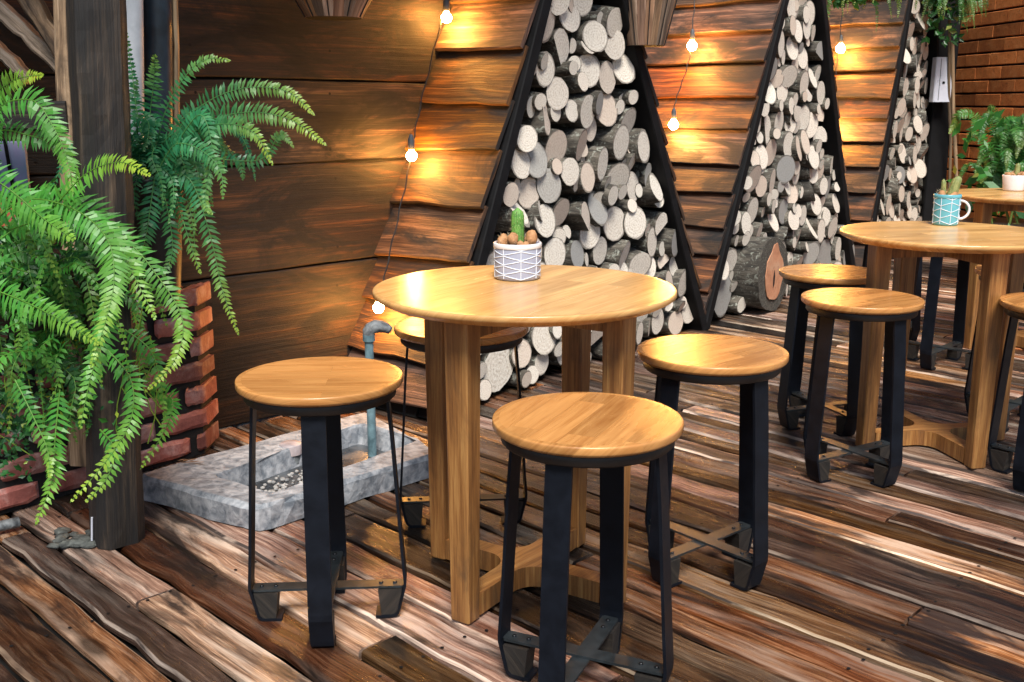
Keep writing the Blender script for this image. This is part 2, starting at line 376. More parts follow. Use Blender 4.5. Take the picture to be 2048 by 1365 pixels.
# ---------------------------------------------------------------- ground and deck
g = MB(); i = g.add([(-150, -150, -.16), (150, -150, -.16), (150, 150, -.16), (-150, 150, -.16)])
g.face([i, i+1, i+2, i+3], [(0, 0), (300, 0), (300, 300), (0, 300)]); struct(g.build('ground', M['ground']))
DB = V((.7071, -.7071, 0)); DW = V((.7071, .7071, 0))       # along the deck boards / across them
d = MB(); w = -4.2; screws = []
while w < 10.5:
    bw = R.choice([.085, .095, .105, .115, .125]); 
    u = -7.0 - R.random()*1.5
    while u < 5.2:
        L = R.uniform(1.5, 3.4)
        a = DB*u + DW*(w+bw/2); b = DB*(u+L-.008) + DW*(w+bw/2)
        zz = -.0125 + R.uniform(-.0025, .001)
        k = R.random()
        br = R.uniform(.0, .12) if k < .36 else (R.uniform(.2, .5) if k < .70 else R.uniform(.65, 1.0))
        mid = (a+b)/2
        if -4.5 < mid.x < 7 and -1.5 < mid.y < 12:
            d.plank(a+UP*zz, b+UP*zz, DW, UP, bw-.014, .024, t=(br, R.random(), R.random()), bev=R.uniform(.004, .008), seg=max(4, int(L/.06)), jit=.009, worn=R.choice([(3,), (5,), (), (), (5,)]))
            for q in range(int((u+12)/.62)+1, int((u+L+12)/.62)+1):
                for sg in (-1, 1):
                    c = DB*(q*.62-12+R.uniform(-.01, .01))+DW*(w+bw/2+sg*bw*.27)+UP*.0012
                    if c.x**2+c.y**2 < 30 and c.y > .5: screws.append(c)
        u += L
    w += bw
for c in screws:
    n = 8; i = d.add([c+V((.0042*math.cos(2*PI*k/n), .0042*math.sin(2*PI*k/n), 0)) for k in range(n)]); d.face(list(range(i, i+n)), [(0, 0)]*n, mi=2)
struct(d.build('deck', [M['deck'], M['worn'], M['black']]))
sb = MB()                                                    # near-black sheet under the boards that keeps their gaps dark
i = sb.add([(-9, -3, -.05), (12, -3, -.05), (12, 13, -.05), (-9, 13, -.05)]); sb.face([i, i+1, i+2, i+3], [(0, 0), (1, 0), (1, 1), (0, 1)])
struct(sb.build('deck_underlay', M['void']))

# ---------------------------------------------------------------- wall of wide stained planks
WD = V((.7008, .7133, 0)).normalized(); WN = V((WD.y, -WD.x, 0)); W0 = V((-1.05, 3.317, 0))
cr = thing('added_canopy', 'dark plank roof added out of view above the plank wall to shade it', 'added_canopy', W0+UP*2.36)  # unseen roof, added to keep the sun off the plank wall
m = MB()
for k in range(6): m.plank(W0+WD*-2.6+UP*2.37+WN*(.07+.145*k), W0+WD*1.35+UP*2.37+WN*(.07+.145*k), WN, UP, .141, .025)
m.build('planks', M['wall'], cr)
m = MB()
for k in range(5): m.plank(W0+WD*(-2.5+.94*k)+UP*2.32+WN*.002, W0+WD*(-2.5+.94*k)+UP*2.32+WN*.86, WD, UP, .05, .07)
m.build('rafters', M['post'], cr)
tw = thing('plank_wall', 'dark stained wall of wide horizontal planks behind the basin and brick ledge', 'wall', W0)
zs = [0.0] + sorted(onplane(600, y, W0, WD).z for y in (535, 328, 160)) + [1.78, 2.15, 2.6]
m = MB()
for a, b in zip(zs, zs[1:]):
    cuts = [-2.6, R.uniform(-1.2, -.7), 1.9]
    for c0, c1 in zip(cuts, cuts[1:]):
        zc = (a+b)/2
        m.plank(W0+WD*c0+UP*zc-WN*(.015+R.uniform(0, .003)), W0+WD*(c1-.004)+UP*zc-WN*.016, UP, WN, b-a-.007, .03, bev=.004, seg=24, jit=.007)
for a, b in zip(zs, zs[1:]):
    for q in range(-4, 4):
        for f in (.16, .84):
            c = W0+WD*(q*.52+.07+R.uniform(-.01, .01))+UP*(a+(b-a)*f)+WN*.0032; n = 8
            i = m.add([c+(WD*math.cos(2*PI*k/n)+UP*math.sin(2*PI*k/n))*.005 for k in range(n)]); m.face(list(range(i, i+n)), [(0, 0)]*n, mi=1)
m.build('planks', [M['wall'], M['void']], tw)
m = MB(); m.plank(W0+WD*-2.6+UP*1.3-WN*.045, W0+WD*1.9+UP*1.3-WN*.045, UP, WN, 2.58, .02); m.build('backing', M['void'], tw)

# ---------------------------------------------------------------- A-frames filled with logs
F0 = onz(850, 843); F1 = onz(1395, 655); BW = (F1-F0).length; Q = (F1-F0).normalized(); DN = V((-Q.y, Q.x, 0))  # DN: away from the viewer
FR = [(0.0, BW, .872, 2.08), (1.96, 4.02, 2.96, 2.2), (4.2, 5.76, 4.97, 2.9)]
ORD = ['nearest', 'middle', 'farthest']
def qp(s, z, t=0.0): return F0 + Q*s + UP*z + DN*t
allogs = []
def hs(x, y): return (onplane(x, y, F0, Q)-F0).dot(Q)
for fi, (sL, sR, sA, zA) in enumerate(FR):
    T = thing('a_frame', ['tall A-frame nearest the viewer, black edged with worn dark clapboard side, filled with logs',
                          'A-frame in the middle of the row, orange brown clapboard side and logs between black beams',
                          'narrow farthest A-frame of the row beside the white box, filled with small logs'][fi], 'log shelter', qp(sL, 0), 'A-frames in a row')
    ap = qp(sA, zA)
    for side, s0 in ((-1, sL), (1, sR)):
        e = (qp(sA, zA)-qp(s0, 0)); L = e.length; e.normalize()
        nrm = V((0, 0, 0)); nrm = e.cross(DN).normalized()
        if nrm.z < 0: nrm = -nrm
        # front beam
        m = MB(); c = qp(s0, 0)
        m.plank(c+e*.01-nrm*.024+DN*-.01, c+e*(L)-nrm*.024+DN*-.01, nrm, DN, .05, .10, bev=.004, seg=14, jit=.006)
        m.build('beam', M['black'], T)
        # clapboards, lapped: lower edge proud
        m = MB(); z = 0.03; k = 0; dep = .95 if fi else .62
        bh = .175 if fi == 0 else .155
        while z < zA-.12:
            hh = bh*R.uniform(.86, 1.12); up = hh/ (e.z)
            s_ = qp(s0, 0)+e*((z)/e.z)
            t0 = (R.random()*.7+.15, R.random(), R.random())
            A_ = s_ + nrm*.030 ; 
            secs = []; n = 9; sd = R.uniform(0, 99)
            tilt = R.uniform(-.012, .012)
            for j in range(n+1):
                c = s_ + DN*(-.045-R.uniform(0, .004)*(j == 0) + (dep+.045)*j/n)
                lo = noise.noise(V((sd+j*.5, 0, 0)))*.010 + tilt*(j/n-.5)*2; of = noise.noise(V((sd+j*.6, 5, 0)))*.003
                secs.append([c+nrm*(.030+of)+e*lo, c+nrm*(.046+of)+e*lo, c+nrm*(.049+of)+e*(lo+.004), c+nrm*(.020+of)+e*(up+.018), c+nrm*.004+e*(up+.018)])
            m.loft(secs, t=t0)
            z += hh; k += 1
        m.build('clapboards', M['clap'], T)
        m = MB(); m.plank(qp(s0, .005, .5)-nrm*.01, qp(sA, zA, .5)-nrm*.01, DN, nrm, .9, .016, bev=.001); m.build('slope_board', M['void'], T)
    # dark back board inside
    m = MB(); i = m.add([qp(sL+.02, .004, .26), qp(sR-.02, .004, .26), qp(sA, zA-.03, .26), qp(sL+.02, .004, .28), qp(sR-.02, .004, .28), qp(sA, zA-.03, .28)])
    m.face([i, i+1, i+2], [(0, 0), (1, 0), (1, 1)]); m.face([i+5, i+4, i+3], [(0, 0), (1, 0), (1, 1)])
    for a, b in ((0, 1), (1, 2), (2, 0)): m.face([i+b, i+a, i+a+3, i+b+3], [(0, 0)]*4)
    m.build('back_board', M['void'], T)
    # pack log ends into the triangle
    zmax = {0: 1.62, 1: 1.80, 2: 1.98}[fi]
    rl = {0: (.070, .040), 1: (.072, .040), 2: (.070, .040)}[fi]
    RR = random.Random(11+fi); cs = []
    if fi == 1: cs += [(hs(1525, 572)-.17, .205, .20), (hs(1440, 600), .13, .115), (hs(1640, 590), .16, .13), (hs(1665, 560)+.2, .13, .11), (hs(1560, 480), .50, .07)]
    if fi == 0: cs += [(sL+.18, .12, .09), (sL+.40, .11, .10)]
    big = len(cs)
    nl, nr = ((sA-sL)/zA), ((sR-sA)/zA)
    for it in range(22000):
        f = min(1, it/5000); cap = (rl[0]*(1-f)+rl[1]*f)*RR.uniform(.88, 1.12); lo = cap*.97 if it < 5000 else .030; z = RR.uniform(.035, zmax)
        a = sL+nl*z+.045; b = sR-nr*z-.045
        if b-a < .07: continue
        s = RR.uniform(a+.03, b-.03); al = min(cap if it < 5000 else rl[0]*.85, (s-a)/1.05, (b-s)/1.05, z-.002); ok = al >= lo
        if ok:
            for x, y, q in cs:
                al = min(al, math.hypot(s-x, z-y)*1.13-q)
                if al < lo: ok = False; break
        if ok: cs.append((s, z, al))
    for li, (s, z, r) in enumerate(cs): allogs.append((fi, s, z, r, li < big, li))
import sys; print('LOGS', len(allogs), [sum(1 for l in allogs if l[0] == k) for k in range(3)])
LN = DN*-1.0
def log_mesh(m, fi, s, z, r, big, li):
    n = 20 if big else 14
    el = R.uniform(.86, 1.15); ph = R.uniform(0, 6.28); pr = R.uniform(0, .045) if not big else (.13 if (fi == 1 and li == 0) else R.uniform(.0, .03))
    tx, tz = (R.gauss(0, .07), R.gauss(0, .08)) if not big else (0.02, 0.0)
    if not big and R.random() < .07: tx += R.uniform(.2, .4)*R.choice((-1, 1))
    ax = (LN + Q*tx + UP*tz).normalized(); ex = (Q-ax*Q.dot(ax)).normalized(); ey = ax.cross(ex)
    if ey.z < 0: ey = -ey
    sk1, sk2 = (R.gauss(0, .16), R.gauss(0, .16)) if not big else (0, 0)
    c0 = qp(s, z, .22); L = .22+pr
    shape = []; sd = R.uniform(0, 99)
    half = R.random() < .08 and not big
    for k in range(n):
        a = 2*PI*k/n; q = r*(1+.09*noise.noise(V((math.cos(a)*1.1+sd, math.sin(a)*1.1, sd)))+.03*R.uniform(-1, 1))*.98
        x, y = math.cos(a)*q*(1/el)**.5, math.sin(a)*q*el**.5
        if half: y = max(y, -r*.25)
        shape.append((x*math.cos(ph)-y*math.sin(ph), x*math.sin(ph)+y*math.cos(ph)))
    secs = []
    for j, f in enumerate((0, .35, .7, 1)):
        c = c0+ax*(L*f); g_ = 1+.03*R.uniform(-1, 1)
        secs.append([c+ex*x*g_+ey*y*g_ + (ax*(sk1*x+sk2*y) if j == 3 else V()) for x, y in shape])
    kk = R.random()
    if kk < .74: kind = 'pale'; tt = (R.uniform(.45, 1), R.uniform(0, .22), R.uniform(0, .12))
    elif kk < .93: kind = 'tan'; tt = (R.uniform(.4, .8), R.uniform(.4, .7), .0)
    else: kind = 'grey'; tt = (R.uniform(.2, .5), .05, R.uniform(.5, .85))
    if big and fi == 1 and li == 0: tt = (.35, .3, .75); kind = 'heart'
    elif big and fi == 1: tt = (.2, .25, .75); kind = 'grey'
    m.loft(secs, caps=(0, 1), t=tt, mi=0, cmi=1, sm=True, capR=r)
    return kind, c0+ax*(L), ax, ex, ey
allogs.sort(key=lambda l: -l[3]/(4+l[1])) 
rest = MB(); nlog = 0
kw = {'pale': 'cream coloured sawn end', 'tan': 'tan brown sawn end', 'grey': 'weathered grey sawn end'}
for q_ in allogs:
    fi, s, z, r, big, li = q_
    if nlog >= 300: log_mesh(rest, *q_); continue
    nlog += 1
    m = MB(); kind, ce, ax, ex, ey = log_mesh(m, *q_)
    org = qp(s, z)
    o = m.build('log', [M['bark'], M['bark'] if kind == 'heart' else M['cut']], None, org)
    zone = 'bottom rows' if z < .55 else ('middle rows' if z < 1.1 else 'upper rows')
    lab = f"short log with {kw.get(kind, 'sawn end')} in the {zone} of the {ORD[fi]} A-frame"
    grp = f"{kind} logs in the {zone} of the {ORD[fi]} A-frame"
    if kind == 'heart': lab = 'huge black barked log with reddish orange heart at the foot of the middle A-frame'; grp = 'large logs at the foot of the A-frames'
    elif big:
        grp = 'large logs at the foot of the A-frames'
        lab = {(1, 1): 'thick grey log at the left foot of the middle A-frame',
               (1, 2): 'thick log just right of the huge orange hearted log, behind the stools',
               (1, 3): 'thick dark log nearest the right beam at the foot of the middle A-frame',
               (1, 4): 'medium grey log resting on the upper right of the huge orange hearted log',
               (0, 0): 'fat log in the left bottom corner of the nearest A-frame, by the basin',
               (0, 1): 'fat log on the deck second from the left corner of the nearest A-frame'}[(fi, li)]
    tag(o, lab, 'log', grp)
    if kind == 'heart':
        h = MB(); pts = []
        for k in range(22):
            a = 2*PI*k/22; rr = r*(.60+.10*noise.noise(V((math.cos(a)*2, math.sin(a)*2, 3)))+(.12 if abs(a-PI/2) < .3 else 0))
            pts.append(ce+ax*.004+ex*math.cos(a)*rr*.95+ey*math.sin(a)*rr*1.12)
        pts2 = [p+ax*.004 for p in pts]
        h.loft([pts, pts2], caps=(0, 1), t=(.55, .35, 0), capR=r)
        mh = brickmat('orange_heartwood', (.40, .17, .09), (.52, .25, .14), (.55, .36, .24), .7)
        h.build('heartwood', mh, o, org)
        o.children  # keep
        h2 = MB(); c = ce+ax*.009-ey*.02-ex*.01
        h2.loft([[c+ex*x+ey*y+ax*zq for x, y in ((-.006, -.05), (.008, -.03), (.011, .01), (.003, .045), (-.007, .01))] for zq in (0, .002)], caps=(0, 1))
        h2.build('split', M['void'], o, org)
if rest.v: tag(rest.build('log_pile', [M['bark'], M['cut']]), 'mass of the smallest logs filling gaps in the A-frames', 'logs', kind='stuff')
# sort out heartwood parent offset (built in world coordinates relative to the log origin)

# dark timber back wall closing the yard behind the A-frames
tb = thing('timber_fence', 'dark timber fence rising behind the A-frames', 'fence', qp(1.0, 0, .98))
m = MB()
for k in range(17):
    m.plank(qp(1.3, .02+.19*k+.09, .98), qp(11.5, .02+.19*k+.09, .98), UP, DN, .184, .025, seg=10, jit=.004)
m.build('planks', M['wall'], tb)

# ---------------------------------------------------------------- stools and tables
def make_stool():
    T = thing('stool', 'x', 'stool')
    m = MB(); r = .170
    m.lathe([(r-.012, .4955), (r-.007, .496), (r-.0015, .500), (r, .503), (r, .5105), (r, .5120), (r-.0006, .5141), (r-.0018, .5149), (r-.003, .515), (r-.012, .515)], 64, caps=(0, 0))
    for zc, flip in ((.515, 0), (.4955, 1)):
        ids = m.add([((r-.012)*math.cos(2*PI*k/64), (r-.012)*math.sin(2*PI*k/64), zc) for k in range(64)])
        idx = list(range(ids, ids+64)); uv = [(m.v[i][0]+3, m.v[i][1]+5) for i in idx]
        if flip: idx.reverse(); uv.reverse()
        m.face(idx, uv)
    for fi_, f in enumerate(m.f):
        if len(f) == 4: m.uv[fi_] = [(m.v[i][0]+3, m.v[i][1]+5+m.v[i][2]) for i in f]
    m.build('seat', M['seat'], T)
    m = MB(); m.lathe([(.153, .495), (.155, .493), (.155, .478), (.152, .475), (.128, .475), (.126, .478), (.126, .495)], 40, caps=(0, 0)); m.build('seat_ring', M['rim'], T)
    path = [(.1365, .4745), (.1445, .38), (.152, .26), (.1595, .14), (.164, .080), (.1635, .068), (.1605, .058), (.150, .018), (.147, .009), (.141, .0045), (.132, .003), (.100, .003)]
    for a in range(4):
        rot = Matrix.Rotation(a*PI/2, 3, 'Z')
        m = MB(); secs = []
        for i, (x, z) in enumerate(path):
            x0, z0 = path[max(i-1, 0)]; x1, z1 = path[min(i+1, len(path)-1)]
            dx, dz = x1-x0, z1-z0; l = math.hypot(dx, dz); nx, nz = -dz/l*.003, dx/l*.003
            w_ = .024 if z > .01 else .023
            secs.append([rot @ V((x+nx, -w_, z+nz)), rot @ V((x+nx, w_, z+nz)), rot @ V((x-nx, w_, z-nz)), rot @ V((x-nx, -w_, z-nz))])
        m.loft(secs); m.build('leg', M['metal'], T)
        m = MB(); w_ = .0215
        pts = [(.112, .0065), (.138, .0065), (.1455, .013), (.1555, .055), (.157, .064), (.106, .064)]
        m.loft([[rot @ V((x, y, z)) for x, z in pts] for y in (-w_, w_)]); m.build('foot_block', M['block'], T)
    for a in range(2):
        rot = Matrix.Rotation(a*PI/2, 3, 'Z'); zc = .0685+a*.0052
        m = MB(); h_ = .0025
        secs = []
        for x in (-.1605, -.156, .156, .1605):
            y = .017 if abs(x) < .158 else .013
            secs.append([rot @ V((x, -y, zc-h_)), rot @ V((x, y, zc-h_)), rot @ V((x, y, zc+h_)), rot @ V((x, -y, zc+h_))])
        m.loft(secs); br = m.build('brace', M['brace'], T)
        for x in (-.142, -.112, .112, .142):
            b = MB(); b.lathe([(.0045, 0), (.0045, .002), (.003, .0032)], 10, c=rot @ V((x, 0, zc+h_))); b.build('bolt', M['bolt'], br)
    return T
proto = make_stool()
for o in proto.children_recursive:
    if o.name.startswith(('leg', 'seat')): o.data.transform(Matrix.Diagonal((1, 1, .535/.515, 1)))
ST = [(1175, 835, 66, 'front stool at the bottom centre, whole seat standing before the nearest table'),
      (640, 752, 4, 'round wooden stool left of the nearest table, beside the concrete basin'),
      (1424, 700, 40, 'round wooden stool right of the nearest table with a bright shine on its seat'),
      (923, 650, 5, 'stool behind the nearest table, mostly hidden by the table legs'),
      (1724, 595, 31, 'stool in front of the table with the turquoise mug, crossed braces in view'),
      (1663, 543, 20, 'stool left of the mug table, beside the big orange hearted log'),
      (2132, 605, 40, 'stool cut off by the right edge of the photo, in front of the mug table'),
      (2060, 541, 45, 'stool behind the right leg of the mug table, seat partly in view'),
      (1905, 478, 45, 'stool whose black legs show under the mug table, seat hidden'),
      (1790, 452, 30, 'farthest stool, black legs glimpsed behind the mug table near the log stacks')]
for k, (px, py, rz, lab) in enumerate(ST):
    p = onz(px, py, .535); o = proto if k == 0 else copy_tree(proto)
    o.location = (p.x, p.y, 0); o.rotation_euler.z = math.radians(rz); o['label'] = lab; o['group'] = 'round stools with black steel legs'

def star(r0, hw, fr, z0, z1, seg=6):
    """cross of four arms with rounded inner corners, seen from above"""
    pts = []
    for q in range(4):
        c, s = math.cos(q*PI/2), math.sin(q*PI/2)
        loc = [(r0, -hw), (r0, hw)]
        cx, cy = hw+fr, hw+fr
        for k in range(seg+1):
            a = -PI/2 - k*(PI/2)/seg
            loc.append((cx+fr*math.cos(a), cy+fr*math.sin(a)))
        pts += [(x*c-y*s, x*s+y*c) for x, y in loc]
    return [[V((x, y, z)) for x, y in pts] for z in (z0, z1)]
def make_table():
    T = thing('round_table', 'x', 'table')
    m = MB(); r = .33; N = 96
    prof = [(r-.03, .664), (r-.026, .6645), (r-.004, .676), (r, .679), (r, .6862), (r-.0007, .6888), (r-.002, .6898), (r-.0035, .690), (r-.010, .690)]
    m.lathe(prof, N, caps=(0, 0))
    for zc, rr, flip in ((.690, r-.010, 0), (.664, r-.03, 1)):
        ids = m.add([(rr*math.cos(2*PI*k/N), rr*math.sin(2*PI*k/N), zc) for k in range(N)])
        idx = list(range(ids, ids+N)); uv = [(m.v[i][0]+2, m.v[i][1]+8) for i in idx]
        if flip: idx.reverse(); uv.reverse()
        m.face(idx, uv)
    for fi_, f in enumerate(m.f):
        if len(f) == 4: m.uv[fi_] = [(m.v[i][0]+2, m.v[i][1]+8+m.v[i][2]) for i in f]
    m.build('tabletop', M['top'], T)
    for a in range(4):
        rot = Matrix.Rotation(a*PI/2, 3, 'Z')
        m = MB(); secs = []
        for z, w_, h_ in ((.001, .022, .019), (.004, .024, .021), (.3, .026, .023), (.6635, .029, .026)):
            b = .003; pr = [(-h_+b, -w_), (h_-b, -w_), (h_, -w_+b), (h_, w_-b), (h_-b, w_), (-h_+b, w_), (-h_, w_-b), (-h_, -w_+b)]
            secs.append([rot @ V((.234+x, y, z)) for x, y in pr])
        m.loft(secs, t=(R.uniform(.3, .7), .5, .5)); m.build('leg', M['leg'], T)
    for nm, z0, z1 in (('base_cross', .006, .055), ('top_cross', .618, .6635)):
        m = MB(); s_ = star(.2105, .023, .055, z0, z1)
        m.loft(s_, caps=(1, 1), t=(.6, .5, .5)); m.build(nm, M['leg'], T)
    return T
tp = make_table()
for k, (px, py, rz, lab) in enumerate([(1049, 574, 57, 'nearest round wooden table, carrying the grey and white cactus pot'),
                                       (1900, 465, 11, 'round wooden table at the right carrying the turquoise mug'),
                                       (2052, 388, 20, 'farthest round table at the right edge, in front of the green bush')]):
    p = onz(px, py, .69); o = tp if k == 0 else copy_tree(tp)
    o.location = (p.x, p.y, 0); o.rotation_euler.z = math.radians(rz); o['label'] = lab; o['group'] = 'round wooden tables'

# ---------------------------------------------------------------- potted cacti
def column(m, c, r, h, ribs=12, lean=(0, 0), taper=.9):
    n = ribs*3; secs = []
    for j in range(11):
        f = j/10; rr = r*(1-(1-taper)*f)*(math.sqrt(max(0, 1-((f-.8)/.2)**2)) if f > .8 else 1)*(1 if f > .1 else .9+f)
        rr = max(rr, r*.06); z = h*f
        secs.append([V(c)+V((lean[0]*f+math.cos(2*PI*k/n)*rr*(1+.10*math.cos(ribs*2*PI*k/n)), lean[1]*f+math.sin(2*PI*k/n)*rr*(1+.10*math.cos(ribs*2*PI*k/n)), z)) for k in range(n)])
    m.loft(secs, sm=True)
def spines(m, c, r, h, n, ln=.006, lean=(0, 0), cap=.95):
    for _ in range(n):
        a = R.uniform(0, 6.28); f = R.uniform(.05, cap); dv = V((math.cos(a), math.sin(a), R.uniform(-.3, .6))).normalized()
        rr = r*(.98 if f < .8 else .7); p = V(c)+V((math.cos(a)*rr+lean[0]*f, math.sin(a)*rr+lean[1]*f, h*f)); q = p+dv*ln; sd = V((-dv.y, dv.x, 0)).normalized()*.0006
        i = m.add([p-sd, p+sd, q]); m.face([i, i+1, i+2], [(0, 0)]*3)
def pot_pattern(m, r, h, nz=8, rows=3, off=0.0, ra=.0011, r1=None):
    r1 = r1 or r
    rad = lambda z: r + (r1-r)*z/h + .0002
    P = lambda a, z: V((math.cos(a)*rad(z), math.sin(a)*rad(z), z))
    for k in range(nz):
        a = 2*PI*k/nz+off
        m.tube([P(a, z) for z in (h*.06, h*.94)], ra, 5)
    for q in range(rows*2+1):
        z = h*(.10+.80*q/(rows*2)); dz = h*.055
        pts = []
        for k in range(nz*4+1):
            a = 2*PI*k/(nz*4)+off; ph = k % 8
            tri = abs(ph-4)/4*2-1
            pts.append(P(a, z+dz*tri*(1 if q % 2 else -1)))
        m.tube(pts, ra, 5, caps=(0, 0))
def potted(name, lab, px, py, z, Rp, Hp, mat, mug=False, style=0, yaw=0.0, taper=.97):
    p = onz(px, py, z); T = thing(name, lab, 'potted plant', (p.x, p.y, z+.0005), 'cacti standing on the tables')
    m = MB(); r0 = Rp*taper; w_ = .0045
    m.lathe([(r0*.9, 0), (r0*.98, .002), (r0, .008), (Rp, Hp-.003), (Rp-.001, Hp), (Rp-w_+.001, Hp), (Rp-w_, Hp-.003), (Rp-w_, Hp*.55)], 48, caps=(1, 0))
    pot = m.build('mug' if mug else 'pot', mat, T, V((0, 0, 0)))
    if style != 2:
        m = MB(); pot_pattern(m, r0, Hp, 8, 3 if not mug else 2, math.radians(yaw), .0012, Rp); m.build('line_pattern', M['line'], pot, V((0, 0, 0)))
        m = MB(); m.lathe([(Rp+.0012, Hp-.010), (Rp+.0018, Hp-.008), (Rp+.0018, Hp-.001), (Rp+.0002, Hp+.0008), (Rp-.003, Hp+.0008)], 48, caps=(0, 0)); m.build('rim', M['ceramic_white'] if not mug else mat, pot, V((0, 0, 0)))
    if mug:
        m = MB(); m.tube([(Rp-.001+.030*math.sin(a), 0, Hp*.5+Hp*.30*math.cos(a)) for a in [PI*k/12 for k in range(13)]], .0042, 10)
        h = m.build('handle', M['ceramic_white'], pot, V((0, 0, 0))); h.rotation_euler.z = math.radians(-12)
    m = MB(); m.lathe([(Rp-w_-.0004, Hp*.6), (Rp-w_-.0004, Hp*.84), (.01, Hp*.86)], 24, caps=(0, 1)); m.build('soil', M['soil'], T, V((0, 0, 0)))
    zs_ = Hp*.84
    m = MB(); s = MB()
    if style == 0:
        column(m, (.0, 0, zs_), .0145, .092, 12); spines(s, (0, 0, zs_), .0155, .092, 220, .007)
    elif style == 1:
        column(m, (.010, 0, zs_), .017, .076, 9, (.020, 0), .8); spines(s, (.010, 0, zs_), .018, .076, 130, .007, (.020, 0))
        column(m, (-.012, .004, zs_), .009, .066, 8, (-.004, 0), .75); spines(s, (-.012, .004, zs_), .010, .066, 60, .006)
    else:
        column(m, (.008, 0, zs_), .013, .066, 9, (.004, 0), .7); spines(s, (.008, 0, zs_), .014, .066, 70)
    c = m.build('cactus', M['cactus'] if style == 0 else M['cactusb'], T, V((0, 0, 0))); s.build('spines', M['spine'], c, V((0, 0, 0)))
    m = MB()
    for k in range(13):
        a = 2*PI*k/13+R.uniform(-.2, .2); rr = Rp*R.uniform(.38, .74); q = R.uniform(.008, .014)
        zz = zs_+q*.6+R.uniform(0, .008)
        if style == 0 and k % 3 == 0: zz += .010
        m.blob((math.cos(a)*rr, math.sin(a)*rr, zz), q, (1, 1, R.uniform(1, 1.5)), 9, 6, .10)
    c = m.build('dry_offsets', M['brownc'], T, V((0, 0, 0)))
    s = MB()
    for k in range(160):
        a = R.uniform(0, 6.28); rr = Rp*R.uniform(.3, .85); p_ = V((math.cos(a)*rr, math.sin(a)*rr, zs_+R.uniform(.008, .03)))
        dv = V((math.cos(a)*.5+R.uniform(-.4, .4), math.sin(a)*.5+R.uniform(-.4, .4), 1)).normalized(); sd = dv.orthogonal().normalized()*.0006
        i = s.add([p_-sd, p_+sd, p_+dv*.007]); s.face([i, i+1, i+2], [(0, 0)]*3)
    s.build('spines', M['spine'], c, V((0, 0, 0)))
    return T
potted('potted_cactus', 'green finger cactus with brown offsets in a grey pot patterned with white lines', 1035, 557, .69, .0535, .082, M['ceramic_grey'], style=0, yaw=-82)
potted('potted_cactus', 'stubby olive cactus planted in a turquoise mug with white handle', 1890, 450, .69, .042, .100, M['ceramic_blue'], True, 1, -92)
potted('potted_cactus', 'small cactus in a plain white bowl pot on the farthest table', 2026, 382, .69, .052, .072, M['ceramic_white'], style=2, taper=.86)

# ---------------------------------------------------------------- concrete basin, drain and pipes
C4 = [onz(514, 1015, .07), onz(880, 905, .07), onz(734, 822, .07), onz(270, 950, .07)]
H4 = [onz(548, 985, .07), onz(836, 880, .07), onz(722, 846, .07), onz(430, 950, .07)]
cen = sum(C4, V())/4
m = MB()
def ringpts(q4, n, jit, z, sd):
    out = []
    for a, b in zip(q4, q4[1:]+q4[:1]):
        for k in range(n):
            f = k/n; p = a.lerp(b, f)
            j = noise.noise(V((p.x*14+sd, p.y*14, z*8)))*jit; dv = (p-cen).normalized()
            if k == 0: p = p - dv*.010
            out.append(V((p.x, p.y, 0))+V((dv.x, dv.y, 0))*j+UP*(z+noise.noise(V((p.x*20, p.y*20, sd)))*jit*.35))
    return out
NS = 16
O = [ringpts(C4, NS, .010, .0005, 1), ringpts(C4, NS, .012, .058, 2), ringpts([p+(cen-p).normalized()*.012 for p in C4], NS, .006, .0705, 3)]
I = [ringpts([p-(cen-p).normalized()*.006 for p in H4], NS, .006, .0695, 4), ringpts(H4, NS, .008, .060, 5), ringpts([p+(cen-p).normalized()*.02 for p in H4], NS, .006, .006, 6)]
for p in O[0]: p.z = .0005
rings = O+I; n = len(O[0]); base = m.add([p for r_ in rings for p in r_])
for j in range(5):
    for k in range(n):
        k2 = (k+1) % n; idx = [base+j*n+k, base+j*n+k2, base+(j+1)*n+k2, base+(j+1)*n+k]
        m.face(idx, [(m.v[i][0], m.v[i][1]) for i in idx], sm=False)
idx = [base+5*n+k for k in range(n)]; m.face(idx, [(m.v[i][0], m.v[i][1]) for i in idx], mi=1)
bo = onz(560, 950)
tag(m.build('concrete_basin', [M['concrete'], M['muck']], None, V((cen.x, cen.y, 0))), 'low rough concrete basin with a sunken opening, lying on the deck beside the left stool', 'basin')
def onhole(px, py, z): return onz(px, py, z)
p = onz(583, 928, .008)
T = thing('drain_pipe', 'short capped pale plastic drain stub standing inside the concrete basin', 'pipe', p)
m = MB(); m.lathe([(.030, 0), (.030, .034)], 24, p); m.build('stub', M['elbow'], T)
m = MB(); m.lathe([(.034, .034), (.034, .062), (.032, .066), (.012, .067)], 24, p); m.build('cap', M['pvc'], T)
m = MB()
for k in range(230):
    c = onz(R.uniform(470, 620), R.uniform(935, 962), .010); 
    f = R.random(); c = (H4[3].lerp(H4[0], R.uniform(.1, .9))).lerp(H4[2].lerp(H4[1], R.uniform(.1, .9)), f**1.6*.55); c.z = .010
    m.blob(c+UP*R.uniform(0, .007), R.uniform(.004, .009), (1, R.uniform(.7, 1.2), .7), 6, 4, .15, (R.random(),)*3)
tag(m.build('gravel', M['gravel'], kind if False else None), 'loose pale gravel in the bottom of the concrete basin', 'gravel', kind='stuff')
p = onz(745, 912, .008)
T = thing('water_pipe', 'blue grey standpipe with a corroded elbow rising from the basin', 'pipe', p)
zt = at(745, 672, p.y).z
m = MB(); m.tube([p, p+UP*(zt-.01)], .0135, 16); m.build('pipe', M['pipe'], T)
m = MB(); m.lathe([(.0185, zt-.016), (.0185, zt+.004)], 18, V((p.x, p.y, 0))); m.build('collar', M['pipe'], T)
